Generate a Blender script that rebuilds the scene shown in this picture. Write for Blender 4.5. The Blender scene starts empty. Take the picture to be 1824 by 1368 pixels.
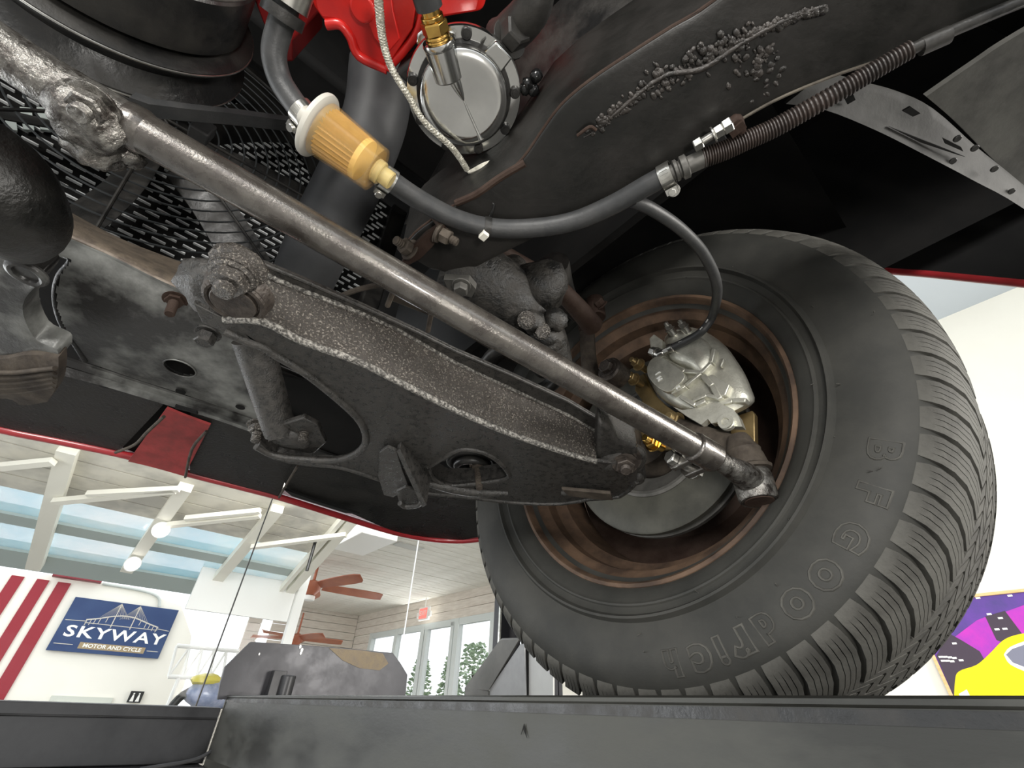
import bpy, bmesh, math, random
from mathutils import Vector, Matrix, noise
from mathutils.geometry import tessellate_polygon
random.seed(7)
S = bpy.context.scene
COL = S.collection
PI = math.pi
V = Vector
# ---------------------------------------------------------------- frames
ZC = 1.45                      # camera height above the shop floor
FPX = 790.0
MW = ((0.9991904628, -0.0402295786, 0.0), (-0.0239114978, -0.5938948744, 0.8041872409), (0.0323521138, 0.8035362214, 0.5943760439))
EX, EY, EZ = V(MW[0]), V(MW[1]), V(MW[2])      # world axes seen from the camera (right, up, ahead)
AZ = math.radians(-40.0)
FWD = V((math.sin(AZ), math.cos(AZ), 0)); LAT = V((math.cos(AZ), -math.sin(AZ), 0)); UP = V((0, 0, 1))
CAM = V((0, 0, ZC))
# ---------------------------------------------------------------- camera, world, lights, exposure
cd = bpy.data.cameras.new('camera'); cam = bpy.data.objects.new('camera', cd); COL.objects.link(cam)
cd.sensor_width = 36.0; cd.lens = 36.0 * FPX / 1824.0; cd.clip_start = 0.01; cd.clip_end = 200
right = V((MW[0][0], MW[1][0], MW[2][0])); upv = V((MW[0][1], MW[1][1], MW[2][1])); ahead = V((MW[0][2], MW[1][2], MW[2][2]))
m = Matrix((right, upv, -ahead)).transposed().to_4x4(); m.translation = CAM
cam.matrix_world = m
S.camera = cam
S.view_settings.view_transform = 'Standard'; S.view_settings.look = 'None'
S.view_settings.gamma = 1.0; S.view_settings.exposure = 0.0
try: S.view_settings.use_curve_mapping = False
except Exception: pass
w = bpy.data.worlds.new('sky'); S.world = w; w.use_nodes = True
bg = w.node_tree.nodes['Background']; bg.inputs[0].default_value = (0.93, 0.97, 1.0, 1); bg.inputs[1].default_value = 2.0

def cf(r, f, z):               # car frame: right, forward, height above camera
    return LAT * r + FWD * f + V((0, 0, z + ZC))
def area(name, r, f, z, aim, size, power, col=(1, 1, 1), size_y=None):
    l = bpy.data.lights.new(name, 'AREA'); l.energy = power; l.color = col; l.size = size
    if size_y: l.shape = 'RECTANGLE'; l.size_y = size_y
    o = bpy.data.objects.new(name, l); COL.objects.link(o); o.location = cf(r, f, z)
    o.rotation_euler = (cf(*aim) - o.location).to_track_quat('-Z', 'Y').to_euler()
    return o
area('fill_lamp', -2.4, -1.9, 0.25, (0.3, 0.3, 0.3), 1.0, 100, (1, .97, .92))  # added fill, low at rear left, brightens wheel, caliper and rods
area('fill_lamp', 1.9, -2.4, 0.5, (0.5, 0.3, 0.25), 1.0, 105, (1, .96, .9))  # added fill from the right rear to lift the tyre tread
area('skylight_day', -5.5, 8.5, 2.6, (4.0, 10.0, 0.0), 2.5, 130, (.95, .98, 1))
area('window_day', 5.6, 9.3, .2, (0.0, 9.0, .9), 2.6, 85, (.97, .98, .97), 5.0)
area('front_window_day', -3.6, 4.2, -.1, (.2, .4, .25), 2.6, 110, (.97, .99, 1), 1.6)
area('fill_lamp', 1.2, 4.2, 2.3, (1.4, 9.0, .9), 1.4, 95, (1, .99, .96))  # added fill to whiten the bulkhead, sign and far wall
area('camera_flash', -0.03, -0.22, -0.10, (0.10, 0.35, 0.25), 0.05, 1.7, (1, .97, .92))  # stands in for a flash, just behind and below the camera

# ---------------------------------------------------------------- sight lines: pixel of the photo -> point at a true height / distance
def ray(px, py):
    c = V(((px - 912) / FPX, -(py - 684) / FPX, 1))
    return V((EX.dot(c), EY.dot(c), EZ.dot(c)))
def at(px, py, z):
    d = ray(px, py); return CAM + d * (z / d.z)
def atf(px, py, f):
    d = ray(px, py); return CAM + d * (f / d.dot(FWD))
def atr(px, py, r):
    d = ray(px, py); return CAM + d * (r / d.dot(LAT))
def atp(px, py, p0, n):
    d = ray(px, py); return CAM + d * ((p0 - CAM).dot(n) / d.dot(n))
def depth(P):
    return (P - CAM).dot(ahead)
def px2m(P, wpx):              # width in the photo -> metres at P
    return wpx * depth(P) / FPX

# ---------------------------------------------------------------- materials
MATS = {}
def mat(name, col, rough=.5, metal=0.0, col2=None, nscale=40, bump=0.0, bscale=120, spec=.5, trans=0.0, emit=None, rvar=0.0, ior=1.45, stretch=None, mixlo=.4, mixhi=.62, alpha=1.0, coat=0.0):
    if name in MATS: return MATS[name]
    m = bpy.data.materials.new(name); m.use_nodes = True; nt = m.node_tree; N = nt.nodes; L = nt.links
    b = N['Principled BSDF']
    b.inputs['Base Color'].default_value = (*col, 1); b.inputs['Roughness'].default_value = rough; b.inputs['Metallic'].default_value = metal
    b.inputs['Specular IOR Level'].default_value = spec; b.inputs['Transmission Weight'].default_value = trans; b.inputs['IOR'].default_value = ior
    b.inputs['Alpha'].default_value = alpha; b.inputs['Coat Weight'].default_value = coat; b.inputs['Coat Roughness'].default_value = .12
    if emit: b.inputs['Emission Color'].default_value = (*emit[0], 1); b.inputs['Emission Strength'].default_value = emit[1]
    if col2 or bump or rvar:
        tc = N.new('ShaderNodeTexCoord'); src = tc.outputs['Object']
        if stretch:
            mp = N.new('ShaderNodeMapping'); mp.inputs['Scale'].default_value = stretch; L.new(src, mp.inputs['Vector']); src = mp.outputs['Vector']
        nz = N.new('ShaderNodeTexNoise'); nz.inputs['Scale'].default_value = nscale; nz.inputs['Detail'].default_value = 6; nz.inputs['Roughness'].default_value = .62
        L.new(src, nz.inputs['Vector'])
        mr = N.new('ShaderNodeMapRange'); mr.inputs[1].default_value = mixlo; mr.inputs[2].default_value = mixhi; L.new(nz.outputs['Fac'], mr.inputs[0])
        if col2:
            mx = N.new('ShaderNodeMix'); mx.data_type = 'RGBA'; mx.inputs[6].default_value = (*col, 1); mx.inputs[7].default_value = (*col2, 1)
            L.new(mr.outputs[0], mx.inputs[0]); L.new(mx.outputs[2], b.inputs['Base Color'])
        if rvar:
            m2 = N.new('ShaderNodeMapRange'); m2.inputs[3].default_value = max(.02, rough - rvar); m2.inputs[4].default_value = min(1, rough + rvar)
            L.new(mr.outputs[0], m2.inputs[0]); L.new(m2.outputs[0], b.inputs['Roughness'])
        if bump:
            n2 = N.new('ShaderNodeTexNoise'); n2.inputs['Scale'].default_value = bscale; n2.inputs['Detail'].default_value = 5; n2.inputs['Roughness'].default_value = .6
            L.new(src, n2.inputs['Vector'])
            bp = N.new('ShaderNodeBump'); bp.inputs['Strength'].default_value = bump; bp.inputs['Distance'].default_value = .0015
            L.new(n2.outputs['Fac'], bp.inputs['Height']); L.new(bp.outputs['Normal'], b.inputs['Normal'])
    MATS[name] = m; return m

RUBBER = mat('tyre_rubber', (.030, .030, .027), .62, 0, (.044, .043, .038), 14, .12, 300, spec=.35)
RUBBERT = mat('tread_rubber', (.055, .053, .047), .7, 0, (.09, .087, .077), 30, .3, 260, spec=.3)
HOSE = mat('hose_rubber', (.035, .036, .037), .45, 0, (.05, .05, .05), 60, .15, 500, spec=.45)
BLACKP = mat('black_paint', (.012, .012, .012), .42, 0, (.03, .028, .025), 26, .35, 140, spec=.5, rvar=.12)
UNDER = mat('undercoat', (.008, .008, .0075), .42, 0, (.020, .019, .017), 18, .7, 220, spec=.5, rvar=.15)
DEEP = mat('inner_body_black', (.004, .004, .004), .75, 0, (.008, .0075, .007), 12, .2, 90, spec=.3)
ARMM = mat('greasy_black_steel', (.032, .031, .029), .36, .2, (.058, .054, .049), 170, .55, 700, spec=.6, rvar=.12)
ARMS = mat('greasy_steel_glints', (.045, .039, .033), .30, .3, (.26, .235, .20), 620, 1.0, 900, spec=.9, rvar=.12, mixlo=.53, mixhi=.68)  # tiny glints are put into the colour as pale speckle
RODM = mat('oily_rod_steel', (.115, .105, .092), .24, .55, (.055, .047, .041), 60, .25, 600, spec=1.0, rvar=.06, coat=.8)
RODG = mat('greasy_joint', (.25, .24, .22), .2, .7, (.045, .038, .033), 110, 1.0, 260, spec=1.0, rvar=.1)
RUST = mat('rusty_steel', (.050, .032, .024), .7, .1, (.032, .018, .013), 34, .5, 160, spec=.3)
RUSTR = mat('rusty_rim', (.125, .078, .050), .6, .1, (.048, .031, .022), 16, .35, 110, spec=.35)
RUSTD = mat('dusty_brown_steel', (.085, .07, .055), .75, .1, (.04, .032, .026), 40, .5, 170, spec=.3)
EDGE = mat('edge_glint_steel', (.05, .046, .04), .34, .3, (.42, .40, .36), 460, 1.0, 800, spec=.9, mixlo=.44, mixhi=.64)  # highlight along the folds, put into the colour as pale speckle
RAILM = mat('rail_black', (.011, .011, .010), .40, 0, (.022, .020, .018), 14, .22, 160, spec=.5, rvar=.1)
LUMP = mat('weld_lump', (.05, .043, .038), .26, .2, (.02, .018, .016), 90, .6, 400, spec=.8)
DIRT = mat('dirty_steel', (.075, .062, .052), .45, .4, (.035, .028, .024), 120, .6, 400, spec=.6)
CRUD = mat('crusty_black', (.010, .010, .0095), .5, 0, (.03, .027, .023), 60, 1.0, 240, spec=.5, rvar=.15)
GREY = mat('bare_grey_steel', (.12, .115, .105), .5, .4, (.07, .068, .062), 30, .2, 160)
ROTOR = mat('rotor_iron', (.085, .083, .068), .55, .3, (.055, .054, .045), 20, .08, 200)
CAST = mat('cast_silver', (.74, .73, .64), .36, .6, (.52, .51, .44), 60, .3, 500, rvar=.08)
GOLD = mat('zinc_gold', (.42, .31, .15), .42, .75, (.26, .19, .09), 22, .1, 150)
BRASS = mat('brass', (.80, .52, .14), .25, 1, (.6, .36, .1), 60)
CHROME = mat('chrome', (.74, .74, .72), .16, 1.0, (.6, .6, .58), 12, rvar=.06)
STEEL = mat('plated_steel', (.62, .61, .57), .28, .95, (.4, .39, .36), 60)
RED = mat('engine_red', (.62, .018, .012), .35, 0, (.5, .012, .01), 18, .25, 90, coat=.3)
BODYR = mat('body_red', (.34, .022, .028), .3, 0, (.27, .02, .022), 20, .05, 60, coat=.5)
BODYRD = mat('faded_red', (.33, .045, .045), .5, 0, (.20, .035, .033), 30, .2, 100)
SHEET = mat('worn_grey_sheet', (.032, .031, .030), .40, .15, (.26, .265, .25), 10, .4, 160, spec=.6, rvar=.12, mixlo=.46, mixhi=.66)
GREYP = mat('dusty_grey_panel', (.105, .102, .092), .7, 0, (.06, .058, .053), 20, .3, 80)
PLATE = mat('lift_steel', (.026, .026, .027), .42, .4, (.055, .055, .057), 7, .12, 60, rvar=.1)
RUNW = mat('runway_steel', (.028, .028, .025), .45, .3, (.06, .06, .053), 5, .1, 60, rvar=.1, stretch=(1, 1, 3))
WHITE = mat('white_paint', (.92, .92, .89), .5)
CREAM = mat('cream_wall', (.93, .90, .80), .7, 0, (.90, .87, .77), 2)
SOFF = mat('blue_white_ceiling', (.62, .68, .74), .8)

# ---------------------------------------------------------------- mesh builder
def spline(pts, sub=6):
    pts = [V(p) for p in pts]
    if len(pts) < 3: return pts
    out = []
    for i in range(len(pts) - 1):
        p0 = pts[i - 1] if i else pts[0] * 2 - pts[1]
        p1, p2 = pts[i], pts[i + 1]
        p3 = pts[i + 2] if i + 2 < len(pts) else pts[-1] * 2 - pts[-2]
        for k in range(sub):
            t = k / sub
            out.append(.5 * ((2 * p1) + (p2 - p0) * t + (2 * p0 - 5 * p1 + 4 * p2 - p3) * t * t + (3 * p1 - p0 - 3 * p2 + p3) * t ** 3))
    out.append(pts[-1]); return out
def frame(a):
    a = a.normalized(); t = V((0, 0, 1)) if abs(a.z) < .9 else V((1, 0, 0))
    x = t.cross(a).normalized(); return x, a.cross(x)
class B:
    def __init__(s): s.v = []; s.f = []
    def add(s, vs, fs):
        k = len(s.v); s.v += [V(p) for p in vs]; s.f += [tuple(i + k for i in f) for f in fs]; return s
    def tube(s, pts, r, n=12, sub=0, caps=True):
        if sub: 
            if isinstance(r, (list, tuple)):
                rr = spline([V((q, 0, 0)) for q in r], sub) if len(r) > 2 else None
                if rr is None: rr = [V((r[0] + (r[1] - r[0]) * i / sub, 0, 0)) for i in range(sub + 1)]; pts = [V(pts[0]).lerp(V(pts[1]), i / sub) for i in range(sub + 1)]
                else: pts = spline(pts, sub)
                r = [q.x for q in rr]
            else: pts = spline(pts, sub)
        pts = [V(p) for p in pts]
        if not isinstance(r, (list, tuple)): r = [r] * len(pts)
        vs, fs = [], []; x = None
        for i, p in enumerate(pts):
            a = (pts[min(i + 1, len(pts) - 1)] - pts[max(i - 1, 0)])
            if a.length < 1e-9: a = V((0, 0, 1))
            a.normalize()
            if x is None: x, _ = frame(a)
            x = (x - a * x.dot(a))
            if x.length < 1e-6: x, _ = frame(a)
            x.normalize(); y = a.cross(x)
            for k in range(n):
                t = 2 * PI * k / n; vs.append(p + (x * math.cos(t) + y * math.sin(t)) * r[i])
        for i in range(len(pts) - 1):
            for k in range(n):
                k2 = (k + 1) % n; fs.append((i * n + k, i * n + k2, (i + 1) * n + k2, (i + 1) * n + k))
        if caps: fs += [tuple(range(n))[::-1], tuple((len(pts) - 1) * n + k for k in range(n))]
        return s.add(vs, fs)
    def ring(s, c, axis, R, r, n=32, m=8, x=None):
        x0, y0 = frame(V(axis)); a = V(axis).normalized(); vs, fs = [], []
        for i in range(n):
            t = 2 * PI * i / n; d = x0 * math.cos(t) + y0 * math.sin(t)
            for k in range(m):
                q = 2 * PI * k / m; vs.append(V(c) + d * (R + r * math.cos(q)) + a * r * math.sin(q))
        for i in range(n):
            for k in range(m):
                fs.append((i * m + k, ((i + 1) % n) * m + k, ((i + 1) % n) * m + (k + 1) % m, i * m + (k + 1) % m))
        return s.add(vs, fs)
    def lathe(s, prof, c=(0, 0, 0), axis=(0, 0, 1), n=48, a0=0, a1=2 * PI, wob=0):
        c = V(c); a = V(axis).normalized(); x, y = frame(a); full = abs(a1 - a0 - 2 * PI) < 1e-6
        k = n if full else n + 1; m = len(prof); vs, fs = [], []
        for i in range(k):
            t = a0 + (a1 - a0) * i / n; d = x * math.cos(t) + y * math.sin(t)
            for (h, r) in prof: vs.append(c + a * h + d * r)
        for i in range(n):
            j = (i + 1) % k
            for q in range(m - 1): fs.append((i * m + q, j * m + q, j * m + q + 1, i * m + q + 1))
        return s.add(vs, fs)
    def cyl(s, p, axis, r, h, n=20, r2=None, bev=.12):
        r2 = r if r2 is None else r2; b = min(r, r2, abs(h)) * bev
        return s.lathe([(0, 0), (0, r - b), (b, r), (h - b, r2), (h, r2 - b), (h, 0)], p, axis, n)
    def bolt(s, p, axis, r, h, n=6, washer=True, stud=0):
        a = V(axis).normalized(); p = V(p)
        if washer: s.cyl(p, a, r * 1.45, h * .2, 18); p = p + a * h * .2
        s.cyl(p, a, r * 1.12, h, n, bev=.15)
        if stud:
            q = p + a * h; k = max(3, int(stud / .0018)); pr = [(0, 0), (0, r * .55)]
            for i in range(k): pr += [((i + .5) * stud / k, r * .62), ((i + 1) * stud / k, r * .52)]
            pr.append((stud, 0)); s.lathe(pr, q, a, 12)
        return s
    def prism(s, loop, off, holes=()):
        loops = [[V(p) for p in loop]] + [[V(p) for p in h] for h in holes]
        offs = off if callable(off) else (lambda p: V(off))
        flat = [p for l in loops for p in l]; n = len(flat)
        # local 2D plane for tessellation
        nrm = V((0, 0, 0)); l0 = loops[0]
        for i, p in enumerate(l0):
            q = l0[(i + 1) % len(l0)]; nrm += p.cross(q) if False else V(((p.y - q.y) * (p.z + q.z), (p.z - q.z) * (p.x + q.x), (p.x - q.x) * (p.y + q.y)))
        x, y = frame(nrm); l2 = [[V((p.dot(x), p.dot(y), 0)) for p in l] for l in loops]
        tri = tessellate_polygon(l2)
        vs = flat + [p + offs(p) for p in flat]; fs = []
        for t in tri: fs.append(tuple(t)); fs.append(tuple(i + n for i in reversed(t)))
        k = 0
        for l in loops:
            m = len(l)
            for i in range(m):
                j = (i + 1) % m; fs.append((k + i, k + j, k + j + n, k + i + n))
            k += m
        return s.add(vs, fs)
    def box(s, c, ax, ay, az):
        c, ax, ay, az = V(c), V(ax), V(ay), V(az); vs = [c + ax * i + ay * j + az * k for i in (-1, 1) for j in (-1, 1) for k in (-1, 1)]
        return s.add(vs, [(0, 1, 3, 2), (4, 6, 7, 5), (0, 4, 5, 1), (2, 3, 7, 6), (0, 2, 6, 4), (1, 5, 7, 3)])
    def bar(s, a, b, w, h, up=UP):
        a, b = V(a), V(b); d = (b - a); L = d.length / 2; d.normalize(); x = V(up).cross(d)
        if x.length < 1e-6: x = V((1, 0, 0))
        x.normalize(); y = d.cross(x); return s.box((a + b) / 2, d * L, x * w / 2, y * h / 2)
    def loft(s, rows, thick=None, smooth=0, closed=False):
        rows = [[V(p) for p in r] for r in rows]
        if smooth:
            rows = [spline(r, smooth) for r in rows]
            if len(rows) > 2:
                cols = [spline([r[i] for r in rows], smooth) for i in range(len(rows[0]))]
                rows = [[c[j] for c in cols] for j in range(len(cols[0]))]
        n = len(rows[0]); m = len(rows); vs = [p for r in rows for p in r]; fs = []
        for i in range(m - 1):
            for j in range(n - 1 + (1 if closed else 0)):
                j2 = (j + 1) % n; fs.append((i * n + j, i * n + j2, (i + 1) * n + j2, (i + 1) * n + j))
        if thick is not None:
            k = len(vs); t = V(thick); vs += [p + t for p in vs]; fs += [tuple(x + k for x in reversed(f)) for f in fs]
            edge = [(0 * n + j, 0 * n + j + 1) for j in range(n - 1)] + [((m - 1) * n + j + 1, (m - 1) * n + j) for j in range(n - 1)]
            edge += [((i + 1) * n, i * n) for i in range(m - 1)] + [(i * n + n - 1, (i + 1) * n + n - 1) for i in range(m - 1)]
            for a, b in edge: fs.append((b, a, a + k, b + k))
        return s.add(vs, fs)
    def blob(s, c, ax, ay, az, n=16, m=10, amp=.12, fr=3.0, seed=0):
        c, ax, ay, az = V(c), V(ax), V(ay), V(az); vs = []; fs = []
        for i in range(m + 1):
            ph = PI * i / m
            for k in range(n):
                t = 2 * PI * k / n; d = V((math.sin(ph) * math.cos(t), math.sin(ph) * math.sin(t), math.cos(ph)))
                q = 1 + amp * noise.noise(d * fr + V((seed, seed * 2.3, 0))); vs.append(c + (ax * d.x + ay * d.y + az * d.z) * q)
        for i in range(m):
            for k in range(n): fs.append((i * n + k, (i + 1) * n + k, (i + 1) * n + (k + 1) % n, i * n + (k + 1) % n))
        return s.add(vs, fs)

ORG = {}
def mesh_of(name, b, off, mt, ang=38):
    me = bpy.data.meshes.new(name); me.from_pydata([p - off for p in b.v], [], b.f); me.update()
    bm = bmesh.new(); bm.from_mesh(me); bmesh.ops.remove_doubles(bm, verts=bm.verts, dist=1e-6)
    bmesh.ops.recalc_face_normals(bm, faces=bm.faces); bm.to_mesh(me); bm.free()
    for p in me.polygons: p.use_smooth = True
    me.set_sharp_from_angle(angle=math.radians(ang))
    me.materials.append(mt); return me
def obj(name, b, mt, parent=None, bevel=0, sub=0, label=None, ang=38, seg=2):
    if parent is None:
        lo = V([min(p[i] for p in b.v) for i in range(3)]); hi = V([max(p[i] for p in b.v) for i in range(3)])
        off = V(((lo.x + hi.x) / 2, (lo.y + hi.y) / 2, lo.z))
    else: off = ORG[parent.name]
    o = bpy.data.objects.new(name, mesh_of(name, b, off, mt, ang)); COL.objects.link(o)
    if parent is None: o.location = off
    else: o.parent = parent
    ORG[o.name] = off
    if bevel:
        md = o.modifiers.new('bevel', 'BEVEL'); md.width = bevel; md.segments = seg; md.limit_method = 'ANGLE'; md.angle_limit = math.radians(35); md.harden_normals = False
    if sub:
        md = o.modifiers.new('sub', 'SUBSURF'); md.levels = sub; md.render_levels = sub
    if label: o['label'] = label
    return o
def thing(name, label, cat, loc, group=None):
    o = bpy.data.objects.new(name, None); COL.objects.link(o); o.location = loc; o.empty_display_size = .05
    o['label'] = label; o['category'] = cat
    if group: o['group'] = group
    ORG[o.name] = V(loc); return o
def tag(o, label, cat, group=None):
    o['label'] = label; o['category'] = cat
    if group: o['group'] = group
    return o
def struct(name, b, mt, **k):
    o = obj(name, b, mt, **k); o['kind'] = 'structure'; return o
def P(L, z): return [at(x, y, z) for x, y in L]
def P3(L): return [at(x, y, z) for x, y, z in L]

# ================================================================ wheel
WC = V((0.16538, 0.53072, 0.32840 + ZC)); WA = math.radians(223.214)
WN = V((math.cos(WA), math.sin(WA), 0)); WU = V((-WN.y, WN.x, 0))     # inboard normal, rearward tangent
WM = Matrix((WU, UP, WN)).transposed().to_4x4()
def wp(px, py, s):             # sight line onto the wheel plane s metres inboard of the rim lip
    return atp(px, py, WC + WN * s, WN)
RT = .338
wheel = bpy.data.objects.new('wheel', None); COL.objects.link(wheel)
wm = WM.copy(); wm.translation = WC - UP * RT; wheel.matrix_world = wm
wheel['label'] = 'wide black front tyre on rusty brown steel rim, inner side seen'; wheel['category'] = 'wheel'
def wobj(name, b, mt, parent, loc=True, ang=35, kind=None):
    o = bpy.data.objects.new(name, mesh_of(name, b, V((0, 0, 0)), mt, ang)); COL.objects.link(o); o.parent = parent
    if loc: o.location = (0, RT, 0)
    if kind: o['kind'] = kind
    return o
b = B()
prof = [(-.012, .197), (-.003, .2075), (.004, .2115), (.011, .218), (.0155, .226), (.0172, .2285), (.0185, .2295), (.0185, .2315), (.0168, .2330), (.0180, .2365), (.0200, .2400), (.0258, .2425), (.0258, .2450), (.0202, .2485),
        (.0215, .256), (.0222, .268), (.0218, .282), (.0195, .294), (.015, .304), (.008, .3125), (-.002, .3195), (-.014, .326), (-.03, .3295), (-.096, .3305)]
prof += [(-.192 - s, r) for s, r in prof[::-1][1:]]
b.lathe(prof, n=144)
tyre = wobj('tyre', b, RUBBER, wheel)
# shoulder tread blocks: three ribs each, bent across the shoulder, real grooves between them
NB = 76; DA = 2 * PI / NB
rowp = [(.0130, .3065), (.0097, .3125), (.0035, .3190), (-.006, .3260), (-.016, .3325), (-.029, .3362), (-.046, .3378)]
slant = [0.0, -.02, -.06, -.18, -.42, -.74, -1.12]
def strip(ua, ub, j0, mirror=False):      # ua, ub: bounds per profile row, in pitches
    vs = []; m = 7 - j0
    for i in range(j0, 7):
        s, r = rowp[i]; sh = slant[i] * DA
        if mirror: s = -.192 - s; sh = -sh
        for a in (ua[i], ub[i]):
            for rr in (r - .008, r + (.0004 if i == j0 else .0012)):
                t = a * DA + sh; vs.append(V((rr * math.cos(t), rr * math.sin(t), s)))
    fs = []
    for i in range(m - 1):
        k = i * 4; q = k + 4
        fs += [(k + 1, k + 3, q + 3, q + 1), (k, k + 1, q + 1, q), (k + 2, q + 2, q + 3, k + 3)]
    fs += [(0, 2, 3, 1), (4 * m - 4, 4 * m - 3, 4 * m - 1, 4 * m - 2)]
    return vs, fs
def lug(mirror=False):
    b = B(); c = lambda v: [v] * 7
    lo = [.05, .02, .02, .04, .05, .05, .05]; hi = [.80, .85, .86, .86, .85, .84, .84]
    g = .028; q1 = [l + (h - l) * .27 for l, h in zip(lo, hi)]; q2 = [l + (h - l) * .52 for l, h in zip(lo, hi)]; q3 = [l + (h - l) * .77 for l, h in zip(lo, hi)]
    cut = lambda q, k: [v + (k * g / 2 if i > 1 else 0) for i, v in enumerate(q)]
    b.add(*strip(lo, cut(q1, -1), 0, mirror)); b.add(*strip(cut(q1, 1), cut(q2, -1), 0, mirror)); b.add(*strip(cut(q2, 1), cut(q3, -1), 0, mirror)); b.add(*strip(cut(q3, 1), hi, 0, mirror))
    return b
lug0 = None
for i in range(NB):
    if i == 0: lug0 = wobj('tread_block', lug(), RUBBERT, tyre, loc=False); o = lug0
    else:
        o = lug0.copy(); COL.objects.link(o); o.parent = tyre
    o.rotation_euler = (0, 0, i * DA)
# inner tread rows, too fine to pick apart singly: one part per row
for ri, (s0, s1, sl) in enumerate(((-.051, -.070, .5), (-.075, -.094, -.5), (-.098, -.117, .5), (-.122, -.141, -.5))):
    b = B()
    for i in range(NB):
        for (u0, u1) in ((.0, .40), (.50, .90)):
            vs = []
            for s, q in ((s0, 0.), (s1, sl)):
                for u in (u0, u1):
                    for rr in (.328, .3383):
                        t = (i + u + q) * DA; vs.append(V((rr * math.cos(t), rr * math.sin(t), s)))
            b.add(vs, [(1, 3, 7, 5), (0, 1, 5, 4), (2, 6, 7, 3), (0, 2, 3, 1), (4, 5, 7, 6)])
    wobj('tread_row', b, RUBBERT, tyre, loc=False, kind='stuff')
b = B()
for i in range(NB):
    q = lug(True); R = Matrix.Rotation(i * DA, 3, 'Z'); b.add([R @ p for p in q.v], q.f)
wobj('outer_tread_shoulder', b, RUBBERT, tyre, loc=False, kind='stuff')
# raised outline lettering
def text_mesh(ch, size, bevel=.0, extrude=.0, fill='NONE', res=3, spacing=1.0, offset=0.0):
    cu = bpy.data.curves.new('lettering', 'FONT'); cu.body = ch; cu.size = size; cu.align_x = 'CENTER'; cu.align_y = 'CENTER'
    cu.dimensions = '2D'; cu.fill_mode = fill; cu.bevel_depth = bevel; cu.extrude = extrude; cu.resolution_u = res; cu.bevel_resolution = 1; cu.space_character = spacing; cu.offset = offset
    t = bpy.data.objects.new('lettering', cu); COL.objects.link(t)
    dg = bpy.context.evaluated_depsgraph_get(); me = bpy.data.meshes.new_from_object(t.evaluated_get(dg))
    vs = [v.co.copy() for v in me.vertices]; fs = [tuple(p.vertices) for p in me.polygons]
    bpy.data.objects.remove(t); bpy.data.curves.remove(cu); bpy.data.meshes.remove(me); return vs, fs
SP = sorted((r, s) for s, r in prof[11:24])
def side_s(r):
    for (r0, s0), (r1, s1) in zip(SP[:-1], SP[1:]):
        if r0 <= r <= r1: return s0 + (s1 - s0) * (r - r0) / (r1 - r0)
    return SP[0][1] if r < SP[0][0] else SP[-1][1]
b = B()
for ch, th, sz in (('B', -28.6, .031), ('F', -36.6, .031), ('G', -44.6, .031), ('o', -52.4, .037), ('o', -59.2, .037), ('d', -66.0, .030), ('r', -71.6, .036), ('i', -75.4, .030), ('c', -79.6, .037), ('h', -85.6, .030)):
    vs, fs = text_mesh(ch, sz, bevel=.0010, offset=.0016)
    xs = [v.x for v in vs]; ys = [v.y for v in vs]; cx = (max(xs) + min(xs)) / 2; cy = (max(ys) + min(ys)) / 2; t = math.radians(th); up = V((math.cos(t), math.sin(t), 0)); rt = V((math.sin(t), -math.cos(t), 0))
    hh = (max(ys) - min(ys)); kk = .0245 / hh
    b.add([up * (.2865 + (v.y - cy) * kk) + rt * (v.x - cx) * 1.12 * kk + V((0, 0, side_s(.2865 + (v.y - cy) * kk) + .0002 + v.z)) for v in vs], fs)
o = wobj('tyre_lettering', b, RUBBERT, tyre, loc=False); o['label'] = 'raised outline letters on the sidewall'
b = B()
for k in range(16):
    t = random.uniform(-1.7, 1.0); r = random.uniform(.226, .30); c = V((r * math.cos(t), r * math.sin(t), .0195 + (.002 if r > .25 else -.002)))
    b.tube([c, c + V((random.uniform(-.003, .003), random.uniform(-.003, .003), .004))], .0005, 5)
wobj('mould_nib', b, RUBBERT, tyre, loc=False, kind='stuff')
# rim
b = B()
b.lathe([(-.010, .2075), (.001, .2125), (.0042, .2105), (.0045, .2065), (.0015, .2040), (-.010, .2020), (-.016, .1975), (-.022, .190), (-.026, .1865), (-.044, .185), (-.050, .179), (-.056, .172), (-.080, .169),
         (-.108, .169), (-.118, .178), (-.150, .183), (-.176, .188), (-.186, .203), (-.188, .2065)], n=96)
rim = wobj('rim', b, RUSTR, wheel)
b = B(); b.lathe([(-.112, .171), (-.118, .160), (-.128, .150), (-.135, .120), (-.122, .095), (-.128, .06), (-.128, 0)], n=64)
wobj('wheel_disc', b, RUST, wheel)
# ================================================================ brake rotor
axis_at = lambda s: WC + WN * s
rot = thing('brake_rotor', 'grey iron brake disc behind the control arm tip inside the rim', 'brake disc', axis_at(-.07) - UP * .137)
b = B(); b.lathe([(-.052, .086), (-.050, .089), (-.050, .134), (-.0515, .1365), (-.058, .137), (-.0595, .1345), (-.0595, .128)], WC, WN, 72); obj('friction_face', b, ROTOR, rot)
b = B(); b.lathe([(-.0665, .128), (-.0665, .1345), (-.068, .137), (-.0745, .137), (-.076, .1345), (-.076, .06)], WC, WN, 72); obj('outer_friction_face', b, GREY, rot)
b = B()
for k in range(40):
    t = 2 * PI * k / 40; d = WU * math.cos(t) + UP * math.sin(t); b.bar(WC + WN * -.063 + d * .09, WC + WN * -.063 + d * .132, .004, .0075, WN)
obj('vane', b, GREY, rot).update_tag(); bpy.data.objects['vane']['kind'] = 'stuff'
b = B(); b.lathe([(-.066, .055), (-.055, .076), (-.049, .079), (-.048, .083), (-.050, .0865), (-.053, .087)], WC, WN, 64); obj('hat', b, GREY, rot)

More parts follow.
